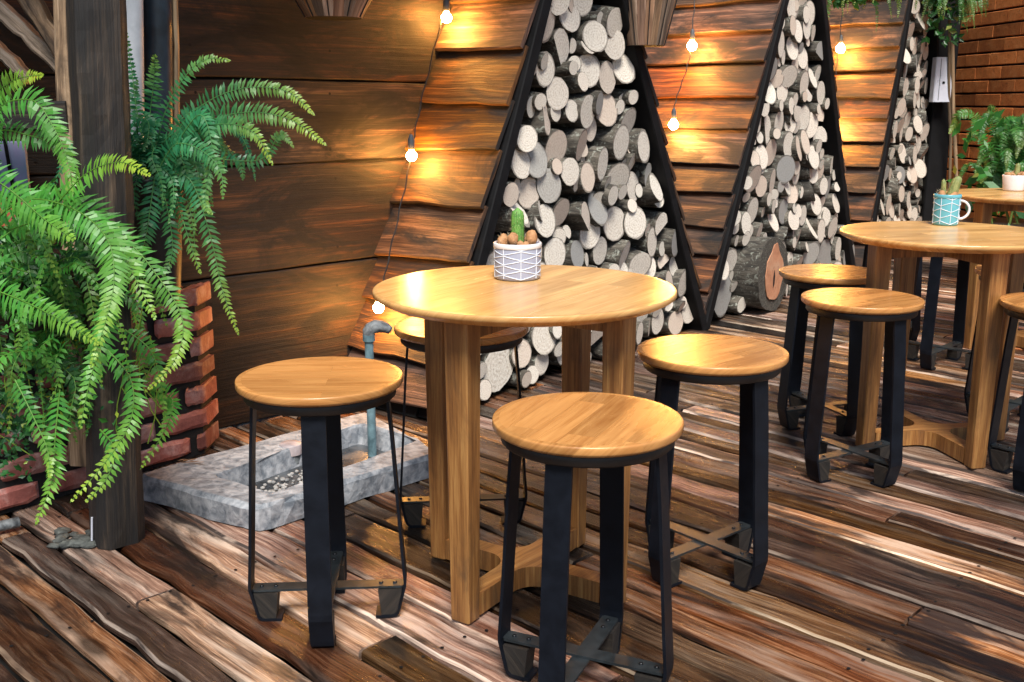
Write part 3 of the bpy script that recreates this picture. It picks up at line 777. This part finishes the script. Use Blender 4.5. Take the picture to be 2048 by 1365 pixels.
m = MB(); e0 = V((p.x, p.y, zt+.004))
m.tube([e0, e0+V((0, 0, .008)), e0+V((.006, .003, .018)), e0+V((.018, .009, .024)), e0+V((.034, .016, .022)), e0+V((.050, .022, .015)), e0+V((.062, .027, .006))], [.018, .019, .020, .021, .019, .016, .012], 14, jit=.07); m.build('elbow', M['elbow'], T)
# dry leaf
c = onz(385, 925, .074)
m = MB()
for k in range(7):
    a = R.uniform(-.6, .6); q = c+V((R.uniform(-.035, .03), R.uniform(-.012, .012), .001)); dv = V((math.cos(a), math.sin(a)*.6, 0)); sd = V((-dv.y, dv.x, 0))
    i = m.add([q-dv*.014, q+sd*.006+UP*.003, q+dv*.016+UP*.006, q-sd*.006+UP*.004]); m.face([i, i+1, i+2, i+3], [(0, 0)]*4)
tag(m.build('dry_leaf', M['dryleaf'], None, c), 'curled dry brown leaves lying on the corner of the concrete basin', 'leaf')

# ---------------------------------------------------------------- brick ledge at the left
B0 = onz(418, 908); BD = V((.62, .785, 0)).normalized(); BT = V((.02, 1, 0))*.13; 
bz = onplane(405, 572, B0, BD).z
T = thing('brick_ledge', 'low worn red brick ledge with deep dark joints behind the wooden post', 'brick wall', B0)
m = MB(); nc = 7; ch = bz/nc
for k in range(nc):
    s = 0.0; first = True
    while s < 1.9:
        L = ((.072, .19, .10, .235)[k % 4]) if first else .245
        if k == nc-1: L = .10
        a = B0-BD*(s+R.uniform(0, .006)*(first)); b = B0-BD*(s+L-.028)
        z0 = ch*k+.016; z1 = ch*(k+1)-.006; sec = []
        bv = .010; tt = (R.random(), .5, .5)
        offs = DN*0 + (-BT.normalized())*R.uniform(-.004, .008)
        prof = [(0, z0+bv), (bv, z0), (.13, z0), (.13, z1), (bv, z1), (0, z1-bv)]
        BTn = BT.normalized()
        for f in (0, .06, .12, .3, .5, .7, .88, .94, 1):
            c = a.lerp(b, f); ins = .006 if f in (0, 1) else (.0015 if f in (.06, .94) else 0)
            sec.append([c+offs+BTn*(x+ins*(1 if x < .1 else 0))+UP*(z+R.uniform(-.0032, .0032)+(ins*.5 if z < (z0+z1)/2 else -ins*.5)) for x, z in prof])
        m.loft(sec, t=tt)
        s += L; first = False
m.build('bricks', M['brickred'], T)
m = MB()
m.loft([[B0-BD*.022+BT*.14+UP*.002, B0-BD*1.9+BT*.14+UP*.002, B0-BD*1.9+BT*.95+UP*.002, B0-BD*.022+BT*.95+UP*.002],
        [B0-BD*.022+BT*.14+UP*(bz-.01), B0-BD*1.9+BT*.14+UP*(bz-.01), B0-BD*1.9+BT*.95+UP*(bz-.01), B0-BD*.022+BT*.95+UP*(bz-.01)]])
m.build('mortar', M['mortar'], T)

# ---------------------------------------------------------------- post, frame and pipes at the left
pb = onz(236, 1078); pt = at(190, -60, pb.y+.02)
m = MB(); secs = []
for j in range(31):
    c = pb.lerp(pt, j/30); pr = []
    for k in range(12):
        a = 2*PI*k/12+.3; q = .060*(1/max(abs(math.cos(a-.3-PI/12*0)), abs(math.sin(a-.3))))**.75
        q *= 1+.07*noise.noise(V((math.cos(a)*2, math.sin(a)*2, j*.35))) + .018*R.uniform(-1, 1)
        pr.append(c+V((math.cos(a+.35)*q, math.sin(a+.35)*q, 0)))
    secs.append(pr)
m.loft(secs, t=(.5, .5, .5)); tag(m.build('wooden_post', M['post'], None, pb), 'thick dark weathered timber post standing among the ferns', 'post')
m = MB(); c = onz(150, 1085); 
for k in range(26):
    a = R.uniform(0, 6.28); q = c+V((R.uniform(-.06, .06), R.uniform(-.03, .06), 0)); r_ = R.uniform(.006, .02)
    m.blob(q+UP*r_*.3, r_, (1.3, 1.1, .5), 9, 7, .22)
tag(m.build('rubble', M['darkstone'], None, c), 'crumbled grey mortar lump at the foot of the dark post', 'rubble')
m = MB(); c = onz(184, 1092); m.tube([c+UP*.001, at(184, 1035, c.y)], .003, 6); tag(m.build('steel_rod', M['box'], None, c), 'thin pale steel rod standing against the left side of the post foot', 'rod')
YF = 2.80
T = thing('timber_support', 'pale weathered timber frame with diagonal braces behind the ferns at upper left', 'frame', onz(140, 985))
def bar(name, a, b, w_, h_, mat, par, Y=YF, Y2=None, jit=.008, tn=None):
    A_ = at(*a, Y); B_ = at(*b, Y2 or Y); dv = (B_-A_).normalized(); hv = V((0, 1, 0)); wv = dv.cross(hv).normalized(); hv = wv.cross(dv)
    mm = MB(); mm.plank(A_, B_, wv, hv, w_, h_, bev=.006, seg=14, jit=jit, t=tn); return mm.build(name, mat, par)
fb = onz(145, 985)
bar('upright', (136, -60), (168, 925), .058, .07, M['oldwood'], T, YF, YF)
bar('diagonal_brace', (20, -60), (128, 105), .045, .05, M['oldwood'], T, YF+.03, YF+.03)
bar('diagonal_brace', (-40, -20), (128, 135), .04, .05, M['oldwood'], T, YF+.10, YF+.08)
bar('diagonal_brace', (-40, 60), (60, 160), .03, .05, M['oldwood'], T, YF+.15, YF+.15)
bar('rail', (-200, 232), (140, 232), .075, .05, M['post'], T, YF-.02, YF-.02)
# coloured painted board glimpsed through the frame
p = at(20, 345, YF+.12); T = thing('painted_board', 'small lilac and orange painted board glimpsed behind the left ferns', 'board', p)
m = MB(); m.plank(p+V((-.16, 0, .01)), p+V((.05, 0, .01)), UP, V((0, 1, 0)), .15, .012); m.build('upper_panel', M['paint1'], T)
m = MB(); m.plank(p+V((-.16, 0, -.11)), p+V((.05, 0, -.11)), UP, V((0, 1, 0)), .085, .012); m.build('lower_panel', M['paint2'], T)
m = MB(); m.plank(p+V((.0, -.012, .09)), p+V((.018, -.012, -.17)), V((1, 0, 0)), V((0, 1, 0)), .010, .008); m.build('divider', M['black'], T)
def vpipe(name, px0, px1, y1, rad, mat, lab, cat, Y, sm=True, n=18):
    a = at(px0, -80, Y); b = at(px1, y1, Y); b.z = max(b.z, bz+.002); m = MB(); m.tube([b, a], rad, n, sm=sm)
    return tag(m.build(name, mat, None, b), lab, cat)
vpipe('downpipe', 262, 272, 620, .030, M['whitepipe'], 'pale grey downpipe between the dark post and the navy pipe', 'pipe', 2.90)
vpipe('painted_pole', 312, 322, 620, .042, M['navy'], 'navy blue painted pole behind the rear fern', 'pole', 3.02)
q = at(350, -80, 3.05); q2 = at(356, 560, 3.05); q2.z = bz+.001; m = MB(); m.plank(q2, q, V((1, 0, 0)), V((0, 1, 0)), .014, .02, seg=16, jit=.006, t=(.6, .5, .5))
tag(m.build('wooden_strip', M['bamboo'], None, q2), 'thin tan wooden strip upright right of the navy pole', 'batten')
m = MB(); a = onz(-30, 1060, .02); b = onz(38, 1044, .02); m.tube([a, b], .014, 12); tag(m.build('pipe_stub', M['elbow'], None, a), 'short grey pipe end lying on the deck at the left edge', 'pipe')

# ---------------------------------------------------------------- ferns
def crom(P, t):
    n = len(P)-1; x = t*n; i = min(int(x), n-1); f = x-i
    p0 = P[max(i-1, 0)]; p1 = P[i]; p2 = P[i+1]; p3 = P[min(i+2, n)]
    return .5*((2*p1)+(-p0+p2)*f+(2*p0-5*p1+4*p2-p3)*f*f+(-p0+3*p1-3*p2+p3)*f**3)
def frond(m, P, wid, tn, ref=None, step=.0105, tipc=.0, droop=.25):
    P = [V(p) for p in P]; L = sum((b-a).length for a, b in zip(P, P[1:])); n = max(8, int(L/step))
    ref = ref or V((R.uniform(-.4, .4), -1, R.uniform(.1, .9))); ref = V(ref).normalized()
    pts = [crom(P, k/n) for k in range(n+1)]
    m.tube(pts[::2] if n % 2 == 0 else pts, [.0022*(1-.75*k/len(pts[::2] if n % 2 == 0 else pts)) for k in range(len(pts[::2] if n % 2 == 0 else pts))], 4, t=(.6, .25, 0), mi=0)
    sp = L/n
    for k in range(1, n):
        f = k/n; tg = (pts[k+1]-pts[k-1]).normalized(); sd = tg.cross(ref)
        if sd.length < .05: sd = tg.cross(UP)
        sd.normalize(); nr = sd.cross(tg).normalized()
        prof = min(1, f/.12)**.7*(1-f**2.6)**.9 + .02
        for sg in (-1, 1):
            l = wid*prof*R.uniform(.84, 1.12)
            dv = (sd*sg + tg*(.18+.35*f) - UP*droop*R.uniform(.3, 1.3) + nr*R.uniform(-.22, .22)).normalized()
            b0 = pts[k]+tg*R.uniform(-.2, .2)*sp; hw = sp*.40*(1 if f < .8 else .8)
            wv = (tg-dv*tg.dot(dv)).normalized()*hw + nr*hw*R.uniform(-.35, .35)
            tip = b0+dv*l-UP*l*.08; mid = b0+dv*l*.45+nr*l*.05
            i = m.add([b0-wv*.55, mid-wv, tip, mid+wv, b0+wv*.55])
            yl = min(1, max(0, tipc*(f**3)*1.5+R.uniform(-.05, .08)))
            m.face([i, i+1, i+2, i+3, i+4], [(0, 0), (0, .5), (1, 1), (.5, 1), (0, 1)], (min(1, max(0, tn+R.uniform(-.12, .12))), yl, 0), 0)
def rfrond(m, root, az, L, up, wid, tn, Y=None, tipc=.3, drop=1.0):
    """a wild arching frond: rises by `up`, reaches out by L, then hangs"""
    h = V((math.cos(az), math.sin(az), 0)); P = [V(root)]
    for f in (.2, .42, .66, .85, 1.0):
        P.append(V(root)+h*L*(1-(1-f)**1.5)*.8+UP*(up*math.sin(min(1, f*1.6)*PI/2)*1.0 - drop*L*max(0, f-.35)**1.7*1.25)+V((R.uniform(-.012, .012),)*2+(0,)))
    frond(m, P, wid, tn, V((h.y*.3, -.7, .7)), tipc=tipc)
def pxl(lst, Y0, Y1): n = len(lst)-1; return [at(x, y, Y0+(Y1-Y0)*k/n) for k, (x, y) in enumerate(lst)]
# rear fern, growing from a pot on the brick ledge between post and wall
rp = at(300, 345, 2.86)
T = thing('fern', 'blue green sword fern behind the post, long fronds arching to the right over the wall', 'fern', V((rp.x, rp.y, bz)), 'sword ferns by the post')
m = MB(); m.lathe([(.055, bz+.001), (.085, rp.z-.03), (.088, rp.z-.03), (.088, rp.z-.012), (.08, rp.z-.012), (.076, rp.z-.03)], 24, V((rp.x, rp.y, 0)), caps=(1, 1)); m.build('pot', M['plastic'], T)
m = MB()
TR = [([(300, 340), (275, 230), (262, 130), (246, 35)], 2.84, 2.80, .018, .25, .1),
      ([(305, 335), (300, 240), (308, 160), (310, 108)], 2.80, 2.72, .034, .7, .5),
      ([(310, 340), (325, 240), (365, 160), (410, 120), (462, 122)], 2.82, 2.78, .030, .45, .6),
      ([(315, 340), (375, 235), (470, 180), (570, 182), (630, 232)], 2.82, 2.70, .036, .35, .8),
      ([(320, 345), (400, 255), (490, 225), (580, 240), (654, 292)], 2.78, 2.60, .040, .35, .9),
      ([(320, 350), (380, 270), (450, 248), (510, 268), (546, 332)], 2.74, 2.60, .036, .55, .9),
      ([(320, 350), (370, 262), (404, 232), (424, 300), (410, 400), (425, 430)], 2.72, 2.60, .030, .6, .5),
      ([(320, 355), (345, 380), (362, 430), (385, 500), (402, 550)], 2.74, 2.66, .034, .45, .6),
      ([(320, 350), (380, 360), (420, 470), (445, 580), (478, 672)], 2.72, 2.62, .036, .55, .8),
      ([(318, 350), (335, 420), (345, 500), (325, 555)], 2.74, 2.68, .034, .5, .3),
      ([(320, 345), (420, 320), (520, 320), (560, 270), (588, 296)], 2.84, 2.78, .028, .25, .4),
      ([(300, 345), (258, 300), (262, 210), (275, 160)], 2.86, 2.84, .036, .3, .2),
      ([(315, 345), (350, 290), (400, 300), (440, 340), (446, 400)], 2.70, 2.58, .036, .5, .4),
      ([(310, 350), (300, 420), (290, 480), (270, 540)], 2.70, 2.64, .036, .5, .3)]
for lst, y0, y1, wd, tn, tc in TR: frond(m, pxl(lst, y0, y1), wd, tn, V((R.uniform(-.35, .35), -1, R.uniform(.0, .5))), tipc=tc)
for k in range(34):
    az = R.uniform(-1.2, 1.0) if k % 3 else R.uniform(-2.6, -.8)
    rfrond(m, rp+V((R.uniform(-.04, .04), R.uniform(-.04, .04), 0)), az, R.uniform(.14, .34), R.uniform(.02, .20), R.uniform(.022, .036), R.uniform(.05, .5), tipc=R.uniform(0, .4), drop=R.uniform(.6, 1.6))
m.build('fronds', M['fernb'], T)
# front fern at the left edge
rp = at(30, 470, 2.33)
T = thing('fern', 'big bright green sword fern spilling from the left edge in front of the post', 'fern', V((rp.x, rp.y, bz)), 'sword ferns by the post')
m = MB()
TL = [([(-40, 420), (-30, 230), (20, 165), (88, 150)], 2.30, 2.1, .040, .9, .9),
      ([(-30, 430), (-20, 240), (60, 200), (110, 260), (140, 340), (140, 400)], 2.35, 2.2, .044, .75, .3),
      ([(-60, 300), (0, 262), (60, 272), (110, 290), (152, 330)], 2.35, 2.3, .036, .5, .2),
      ([(20, 460), (90, 430), (170, 350), (240, 325), (302, 352)], 2.25, 2.05, .040, .95, 1.),
      ([(-60, 330), (20, 380), (90, 440), (150, 480)], 2.15, 2.05, .05, .9, .4),
      ([(-30, 460), (50, 400), (150, 420), (215, 480), (228, 560), (212, 640), (180, 740)], 2.25, 2.0, .050, .8, .5),
      ([(40, 440), (130, 400), (220, 460), (262, 540), (312, 640)], 2.25, 2.10, .055, .8, .4),
      ([(-40, 570), (40, 600), (120, 640), (200, 690)], 2.15, 2.0, .040, .85, .6),
      ([(150, 440), (250, 480), (320, 560), (365, 640), (350, 720), (290, 785)], 2.4, 2.2, .036, .75, .9),
      ([(215, 600), (205, 680), (180, 760), (160, 860)], 2.1, 2.0, .034, .9, .4),
      ([(215, 700), (262, 760), (262, 840), (215, 920), (140, 1006)], 2.2, 2.05, .034, .85, .9),
      ([(120, 780), (110, 880), (105, 960), (70, 1052)], 2.2, 2.08, .038, .8, .5),
      ([(300, 780), (345, 800), (330, 860), (280, 940)], 2.45, 2.35, .032, .7, .5),
      ([(200, 860), (230, 900), (212, 960), (170, 1005)], 2.25, 2.15, .026, .9, .9),
      ([(30, 760), (60, 820), (95, 900), (100, 960)], 2.2, 2.1, .028, .6, .6),
      ([(250, 660), (300, 700), (320, 760), (330, 840)], 2.4, 2.35, .03, .55, .3)]
for lst, y0, y1, wd, tn, tc in TL: frond(m, pxl(lst, y0, y1), wd, tn, V((R.uniform(-.35, .35), -1, R.uniform(.1, .6))), tipc=tc)
for k in range(60):
    root = at(R.uniform(-60, 160), R.uniform(400, 720), R.uniform(2.25, 2.5))
    rfrond(m, root, R.uniform(-2.9, .5), R.uniform(.10, .26), R.uniform(.0, .07), R.uniform(.018, .036), R.uniform(.1, .95), tipc=R.uniform(0, .5), drop=R.uniform(.9, 2.0))
m.build('fronds', M['fern'], T)
m = MB(); pc = at(20, 600, 2.42); m.lathe([(.10, bz+.001-.0), (.15, bz+.14), (.155, bz+.14), (.155, bz+.16), (.14, bz+.16)], 28, V((pc.x-.02, pc.y+.12, 0)), caps=(1, 1)); m.build('pot', M['plastic'], T)
# small leaved creeper hanging under it
T0 = at(60, 760, 2.45)
m = MB()
def leafcloud(m, n, px, py, Y, size, tones=(.05, .8), tipp=.08, spread=None):
    for _ in range(n):
        p_ = at(R.uniform(*px), R.uniform(*py), R.uniform(*Y))
        a = R.uniform(0, 6.28); dv = V((math.cos(a), R.uniform(-.8, .3), math.sin(a)-.3)).normalized(); sd = dv.cross(V((R.uniform(-.6, .6), -1, R.uniform(-.2, .9)))).normalized()
        l = R.uniform(*size); nr = sd.cross(dv)
        i = m.add([p_, p_+dv*l*.45+sd*l*.26+nr*l*.08, p_+dv*l, p_+dv*l*.45-sd*l*.26+nr*l*.08])
        m.face([i, i+1, i+2, i+3], [(0, 0)]*4, (R.uniform(*tones), 1 if R.random() < tipp else 0, 0))
leafcloud(m, 1700, (-60, 235), (440, 860), (2.36, 2.62), (.012, .030), (.0, .75), .05)
leafcloud(m, 260, (-60, 60), (780, 960), (2.40, 2.5), (.012, .028), (.0, .4), .03)
for k in range(14):
    x = R.uniform(-30, 330); y = R.uniform(600, 720); P = [at(x+R.uniform(-12, 12)*j, y+j*50, 2.42) for j in range(5)]; m.tube(P, .0016, 4, t=(.3, .6, 0))
tag(m.build('creeper', M['fern'], None, V((T0.x, T0.y, .3))), 'tangle of small dark green leaves hanging under the front fern', 'creeper')

# plants at the right, by the brick wall
def plant(name, lab, cx, cy, Y, n, rad, size, mat, cat='plant', grp=None, base=None, Lr=(.25, .6)):
    root = at(cx, cy, Y); T = thing(name, lab, cat, V((root.x, root.y, 0 if base is None else base)), grp)
    m = MB(); 
    for k in range(n):
        az = R.uniform(0, 6.28)
        rfrond(m, root+V((R.uniform(-rad, rad), R.uniform(-rad, rad)*.5, R.uniform(-rad*.5, rad*.3))), az, R.uniform(*Lr), R.uniform(.1, .5), R.uniform(*size), R.uniform(.0, .9), tipc=R.uniform(0, .7), drop=R.uniform(.6, 1.3))
    m.build('fronds', mat, T); return T, root
T, root = plant('leafy_bush', 'dense green bush in front of the orange brick wall at right', 2042, 375, 6.3, 110, .24, (.03, .055), M['plant'], 'bush', Lr=(.12, .36))
m = MB()
for k in range(260):
    c = root+V((max(-.36, R.gauss(.04, .22)), R.gauss(0, .15), R.uniform(-.35, .40))); a = R.uniform(0, 6.28); dv = V((math.cos(a), -.5, math.sin(a))).normalized(); sd = dv.cross(V((R.uniform(-.5, .5), -1, .3))).normalized(); l = R.uniform(.05, .14)
    i = m.add([c, c+dv*l*.45+sd*l*.2, c+dv*l, c+dv*l*.45-sd*l*.2]); m.face([i, i+1, i+2, i+3], [(0, 0)]*4, (R.random(), 1 if R.random() < .06 else 0, 0))
m.build('leaves', M['plant'], T)
m = MB()
for k in range(12): m.tube([V((root.x+R.uniform(-.15, .15), root.y+R.uniform(-.1, .1), .0)), root+V((R.uniform(-.3, .3), R.uniform(-.15, .15), .1))], .008, 5, t=(.4, .7, 0))
m.build('stems', M['stem'], T)
m = MB(); m.lathe([(.24, .001), (.30, .34), (.32, .34), (.32, .38), (.28, .38)], 30, V((root.x, root.y, 0)), caps=(1, 1)); m.build('planter', M['plastic'], T)
# broad pale leaf in front of the bush
def hang(name, lab, cx, Y, top, n, px, py, grp):
    c = at(cx, top, Y); T = thing(name, lab, 'hanging plant', c, grp)
    m = MB()
    for k in range(n): rfrond(m, c+V((R.uniform(-.12, .12), R.uniform(-.06, .06), R.uniform(0, .05))), R.uniform(-3.1, 0.2), R.uniform(.15, .32), R.uniform(.0, .08), R.uniform(.02, .045), R.uniform(.0, .8), tipc=R.uniform(0, .8), drop=R.uniform(.7, 1.8))
    leafcloud(m, 160, px, py, (Y-.08, Y+.08), (.03, .07), (.0, .6), .1)
    m.build('fronds', M['plant'], T)
    m = MB(); m.lathe([(.07, -.02), (.11, .10), (.115, .10), (.115, .12), (.10, .12)], 20, c, caps=(1, 1)); m.build('pot', M['plastic'], T)
    m = MB()
    for a in range(3): m.tube([c+V((.11*math.cos(a*2.1), .11*math.sin(a*2.1), .11)), c+V((0, 0, .55))], .003, 5)
    m.build('hanger', M['cable'], T)
hang('hanging_fern', 'hanging greenery at the top edge between the middle and farthest A-frames', 1695, 6.3, -25, 30, (1640, 1745), (-40, 8), 'plants hanging above the A-frames')
hang('hanging_fern', 'hanging greenery at the top beside the dark post and orange brick wall', 1893, 7.4, -5, 34, (1850, 1925), (-30, 85), 'plants hanging above the A-frames')

# ---------------------------------------------------------------- right end: post, box, poles, orange brick wall
YP = 7.7
pb2 = onz(1893, 505); YP = pb2.y
m = MB(); a = V((at(1884, 160, YP).x, YP, 0)); m.plank(a, a+UP*2.7, V((1, 0, 0)), V((0, 1, 0)), .15, .12, bev=.008, seg=10, jit=.006)
tag(m.build('dark_post', M['black'], None, a), 'wide black post at the end of the A-frame row, carrying a white box', 'post')
p = at(1883, 160, YP-.13); T = thing('electric_box', 'tall white box with a small black dot fixed to the black post', 'box', p)
h_ = (at(1883, 115, YP-.13)-at(1883, 204, YP-.13)).length
m = MB(); m.plank(p-UP*h_/2, p+UP*h_/2, V((1, 0, 0)), V((0, 1, 0)), .125, .08, bev=.006); m.build('case', M['box'], T)
m = MB(); m.lathe([(.009, 0), (.009, .004)], 14); o = m.build('lock', M['black'], T, V((0, 0, 0))); o.rotation_euler.x = PI/2; o.location = (.0, -.0405, -.02)
m = MB(); m.plank(p-UP*(h_/2-.01)+V((-.028, -.0405, 0)), p+UP*(h_/2-.01)+V((-.028, -.0405, 0)), V((1, 0, 0)), V((0, 1, 0)), .004, .002, bev=.0005); m.build('seam', M['socket'], T)
for k, (x0, x1, yb, lab) in enumerate([(1905, 1914, 515, 'crooked tan bamboo pole leaning beside the black post'), (1899, 1900, 515, 'straight dark bamboo pole between the black post and the crooked one')]):
    b = onz(x1+3, 505+k*3); tpt = at(x0, 85 if k == 0 else 40, YP-.2); m = MB()
    P = [b+UP*.001] + [b.lerp(tpt, f)+V((R.uniform(-.016, .016), 0, 0)) for f in (.3, .5, .7, .85)] + [tpt]
    m.tube(P, .014 if k == 0 else .011, 8, t=(.7 if k == 0 else .2, .5, .5)); tag(m.build('bamboo_pole', M['bamboo'], None, b), lab, 'pole', 'bamboo poles by the black post')
OD = V((-.108, .994, 0)); O0 = V((3.47, 8.55, 0))
T = thing('brick_wall', 'orange brick side wall with thin dark joints at the right edge', 'wall', O0)
m = MB(); on = V((-OD.y, OD.x, 0))
for k in range(29):
    s = -.0-(.17 if k % 2 else 0)
    while s < 3.4:
        L = .34*R.uniform(.97, 1.03); z0 = k*.097; a = O0-OD*(s+.004); b = O0-OD*(s+L-.004)
        m.plank(a+UP*(z0+.045)-on*(R.uniform(0, .006)), b+UP*(z0+.045)-on*.003, UP, on, .083, .10, bev=.004, t=(R.random(), .5, .5), seg=3, jit=.003); s += L
m.build('bricks', M['brickorange'], T)
m = MB(); m.plank(O0-OD*-.1+UP*1.405-on*.02, O0-OD*3.4+UP*1.405-on*.02, UP, on, 2.8, .10, bev=.001); m.build('mortar', M['mortar'], T)

# ---------------------------------------------------------------- hanging baskets at the top edge
def basket(lab, cx, cyb, Y, rt, rb, h):
    b = at(cx, cyb, Y); T = thing('hanging_basket', lab, 'basket', b, 'slatted baskets hanging at the top')
    m = MB(); n = 20
    for k in range(n):
        a = 2*PI*k/n; a0 = b+V((math.cos(a)*rb, math.sin(a)*rb, 0)); a1 = b+V((math.cos(a)*rt, math.sin(a)*rt, h))
        tv = V((-math.sin(a), math.cos(a), 0)); wv = 2*PI*(rb+rt)/2/n*.86
        m.plank(a0, a1, tv, tv.cross((a1-a0).normalized()), wv, .006, bev=.001, seg=3, jit=.004)
    m.build('slats', M['wicker'], T)
    m = MB(); m.lathe([(rb+.003, -.002), (rb+.003, .012), (rb-.004, .012), (rb-.004, .0)], 28, b, caps=(1, 0))
    for f in (.98,): m.tube([b+V((math.cos(2*PI*k/24)*(rb+(rt-rb)*f+.006), math.sin(2*PI*k/24)*(rb+(rt-rb)*f+.006), h*f)) for k in range(25)], .004, 6, caps=(0, 0))
    m.build('hoops', M['black'], T)
    m = MB()
    for k in range(n//2):
        a = 2*PI*(k+.5)/(n//2); m.tube([b+V((math.cos(a)*(rb+.006), math.sin(a)*(rb+.006), 0)), b+V((math.cos(a)*(rt+.006), math.sin(a)*(rt+.006), h))], .0022, 5)
    for a in range(3): m.tube([b+V((rt*math.cos(a*2.1), rt*math.sin(a*2.1), h)), b+V((0, 0, h+.6))], .002, 5)
    m.build('wires', M['cable'], T)
basket('slatted wooden basket hanging above the dark plank wall', 668, 36, 3.45, .16, .085, .13)
basket('wire bound basket hanging right of the nearest A-frame tip', 1290, 92, 4.45, .14, .075, .26)

# ---------------------------------------------------------------- strings of lit bulbs
def near(px, py, fi, gap=.07):
    """point just in front of the wall or A-frame side that is met by this line of sight"""
    r = ray(px, py); best = None
    sL, sR, sA, zA = FR[fi]; P0 = qp(sL, 0); e = (qp(sA, zA)-P0).normalized(); n_ = e.cross(DN).normalized()
    if n_.z < 0: n_ = -n_
    cand = [(P0+n_*.04, n_)] + ([(W0, WN)] if fi == 0 else [])
    t = min(((p_-CAM).dot(q_)/r.dot(q_), i) for i, (p_, q_) in enumerate(cand) if (p_-CAM).dot(q_)/r.dot(q_) > 0)
    p_, q_ = cand[t[1]]; k = gap/abs(r.dot(q_))
    return CAM + r*(t[0]-k)
def string(lab, fi, pts, bulbs, rb, gap):
    P = [near(x, y, fi, gap) for x, y in pts]; T = thing('string_light', lab, 'string light', P[-1], 'strings of warm bulbs')
    m = MB(); n = 40; m.tube([crom(P, k/n)+V((math.sin(k*1.7)*.003, math.cos(k*2.1)*.003, 0)) for k in range(n+1)], .0028, 6); m.build('cable', M['cable'], T)
    for bx, by in bulbs:
        c = near(bx, by, fi, gap)
        m = MB(); m.tube([c+UP*(rb*1.1), c+UP*(rb*1.1+.035), c+UP*(rb*1.1+.055)], [.012, .013, .006], 12); so = m.build('socket', M['socket'], T)
        m = MB(); m.lathe([(rb*.35, rb*1.15), (rb*.55, rb*.8), (rb*.92, rb*.35), (rb, 0), (rb*.88, -rb*.45), (rb*.5, -rb*.86), (rb*.1, -rb)], 18, c); m.build('bulb', M['bulb'], so)
string('string light hanging down the side of the nearest A-frame with three glowing bulbs', 0,
       [(905, -60), (893, 0), (868, 100), (840, 215), (826, 285), (816, 345), (795, 440), (772, 540), (764, 586)],
       [(893, 36), (823, 312), (757, 616)], .020, .065)
string('string light with two glowing bulbs left of the middle A-frame', 1,
       [(1395, -60), (1386, 40), (1378, 120), (1352, 200), (1346, 235)], [(1384, 92), (1347, 250)], .026, .10)
string('string light with two bulbs left of the farthest A-frame', 2,
       [(1690, -60), (1682, 50), (1674, 130), (1666, 200), (1664, 225)], [(1681, 98), (1663, 246)], .030, .11)

# ---------------------------------------------------------------- light and view
EL, AZ = 55, 116            # sun elevation; azimuth measured from +Y (north) clockwise, towards the right and behind
w = bpy.data.worlds.new('World'); sc.world = w; w.use_nodes = True
nt = w.node_tree; bg = nt.nodes['Background']; sky = nt.nodes.new('ShaderNodeTexSky'); sky.sky_type = 'NISHITA'; sky.sun_disc = False
sky.sun_elevation = math.radians(EL); sky.sun_rotation = math.radians(AZ+60)
nt.links.new(sky.outputs[0], bg.inputs[0]); bg.inputs[1].default_value = .075
sd = bpy.data.lights.new('sun', 'SUN'); sd.energy = 4.0; sd.angle = math.radians(22); sd.color = (1, .95, .88)
so = bpy.data.objects.new('sun', sd); COL.objects.link(so)
az = math.radians(AZ+60); sv = V((math.sin(az)*math.cos(math.radians(EL)), math.cos(az)*math.cos(math.radians(EL)), math.sin(math.radians(EL))))
so.rotation_euler = sv.to_track_quat('Z', 'Y').to_euler()
vs = sc.view_settings; vs.view_transform = 'Standard'; vs.look = 'None'; vs.exposure = 0.65; vs.gamma = 1
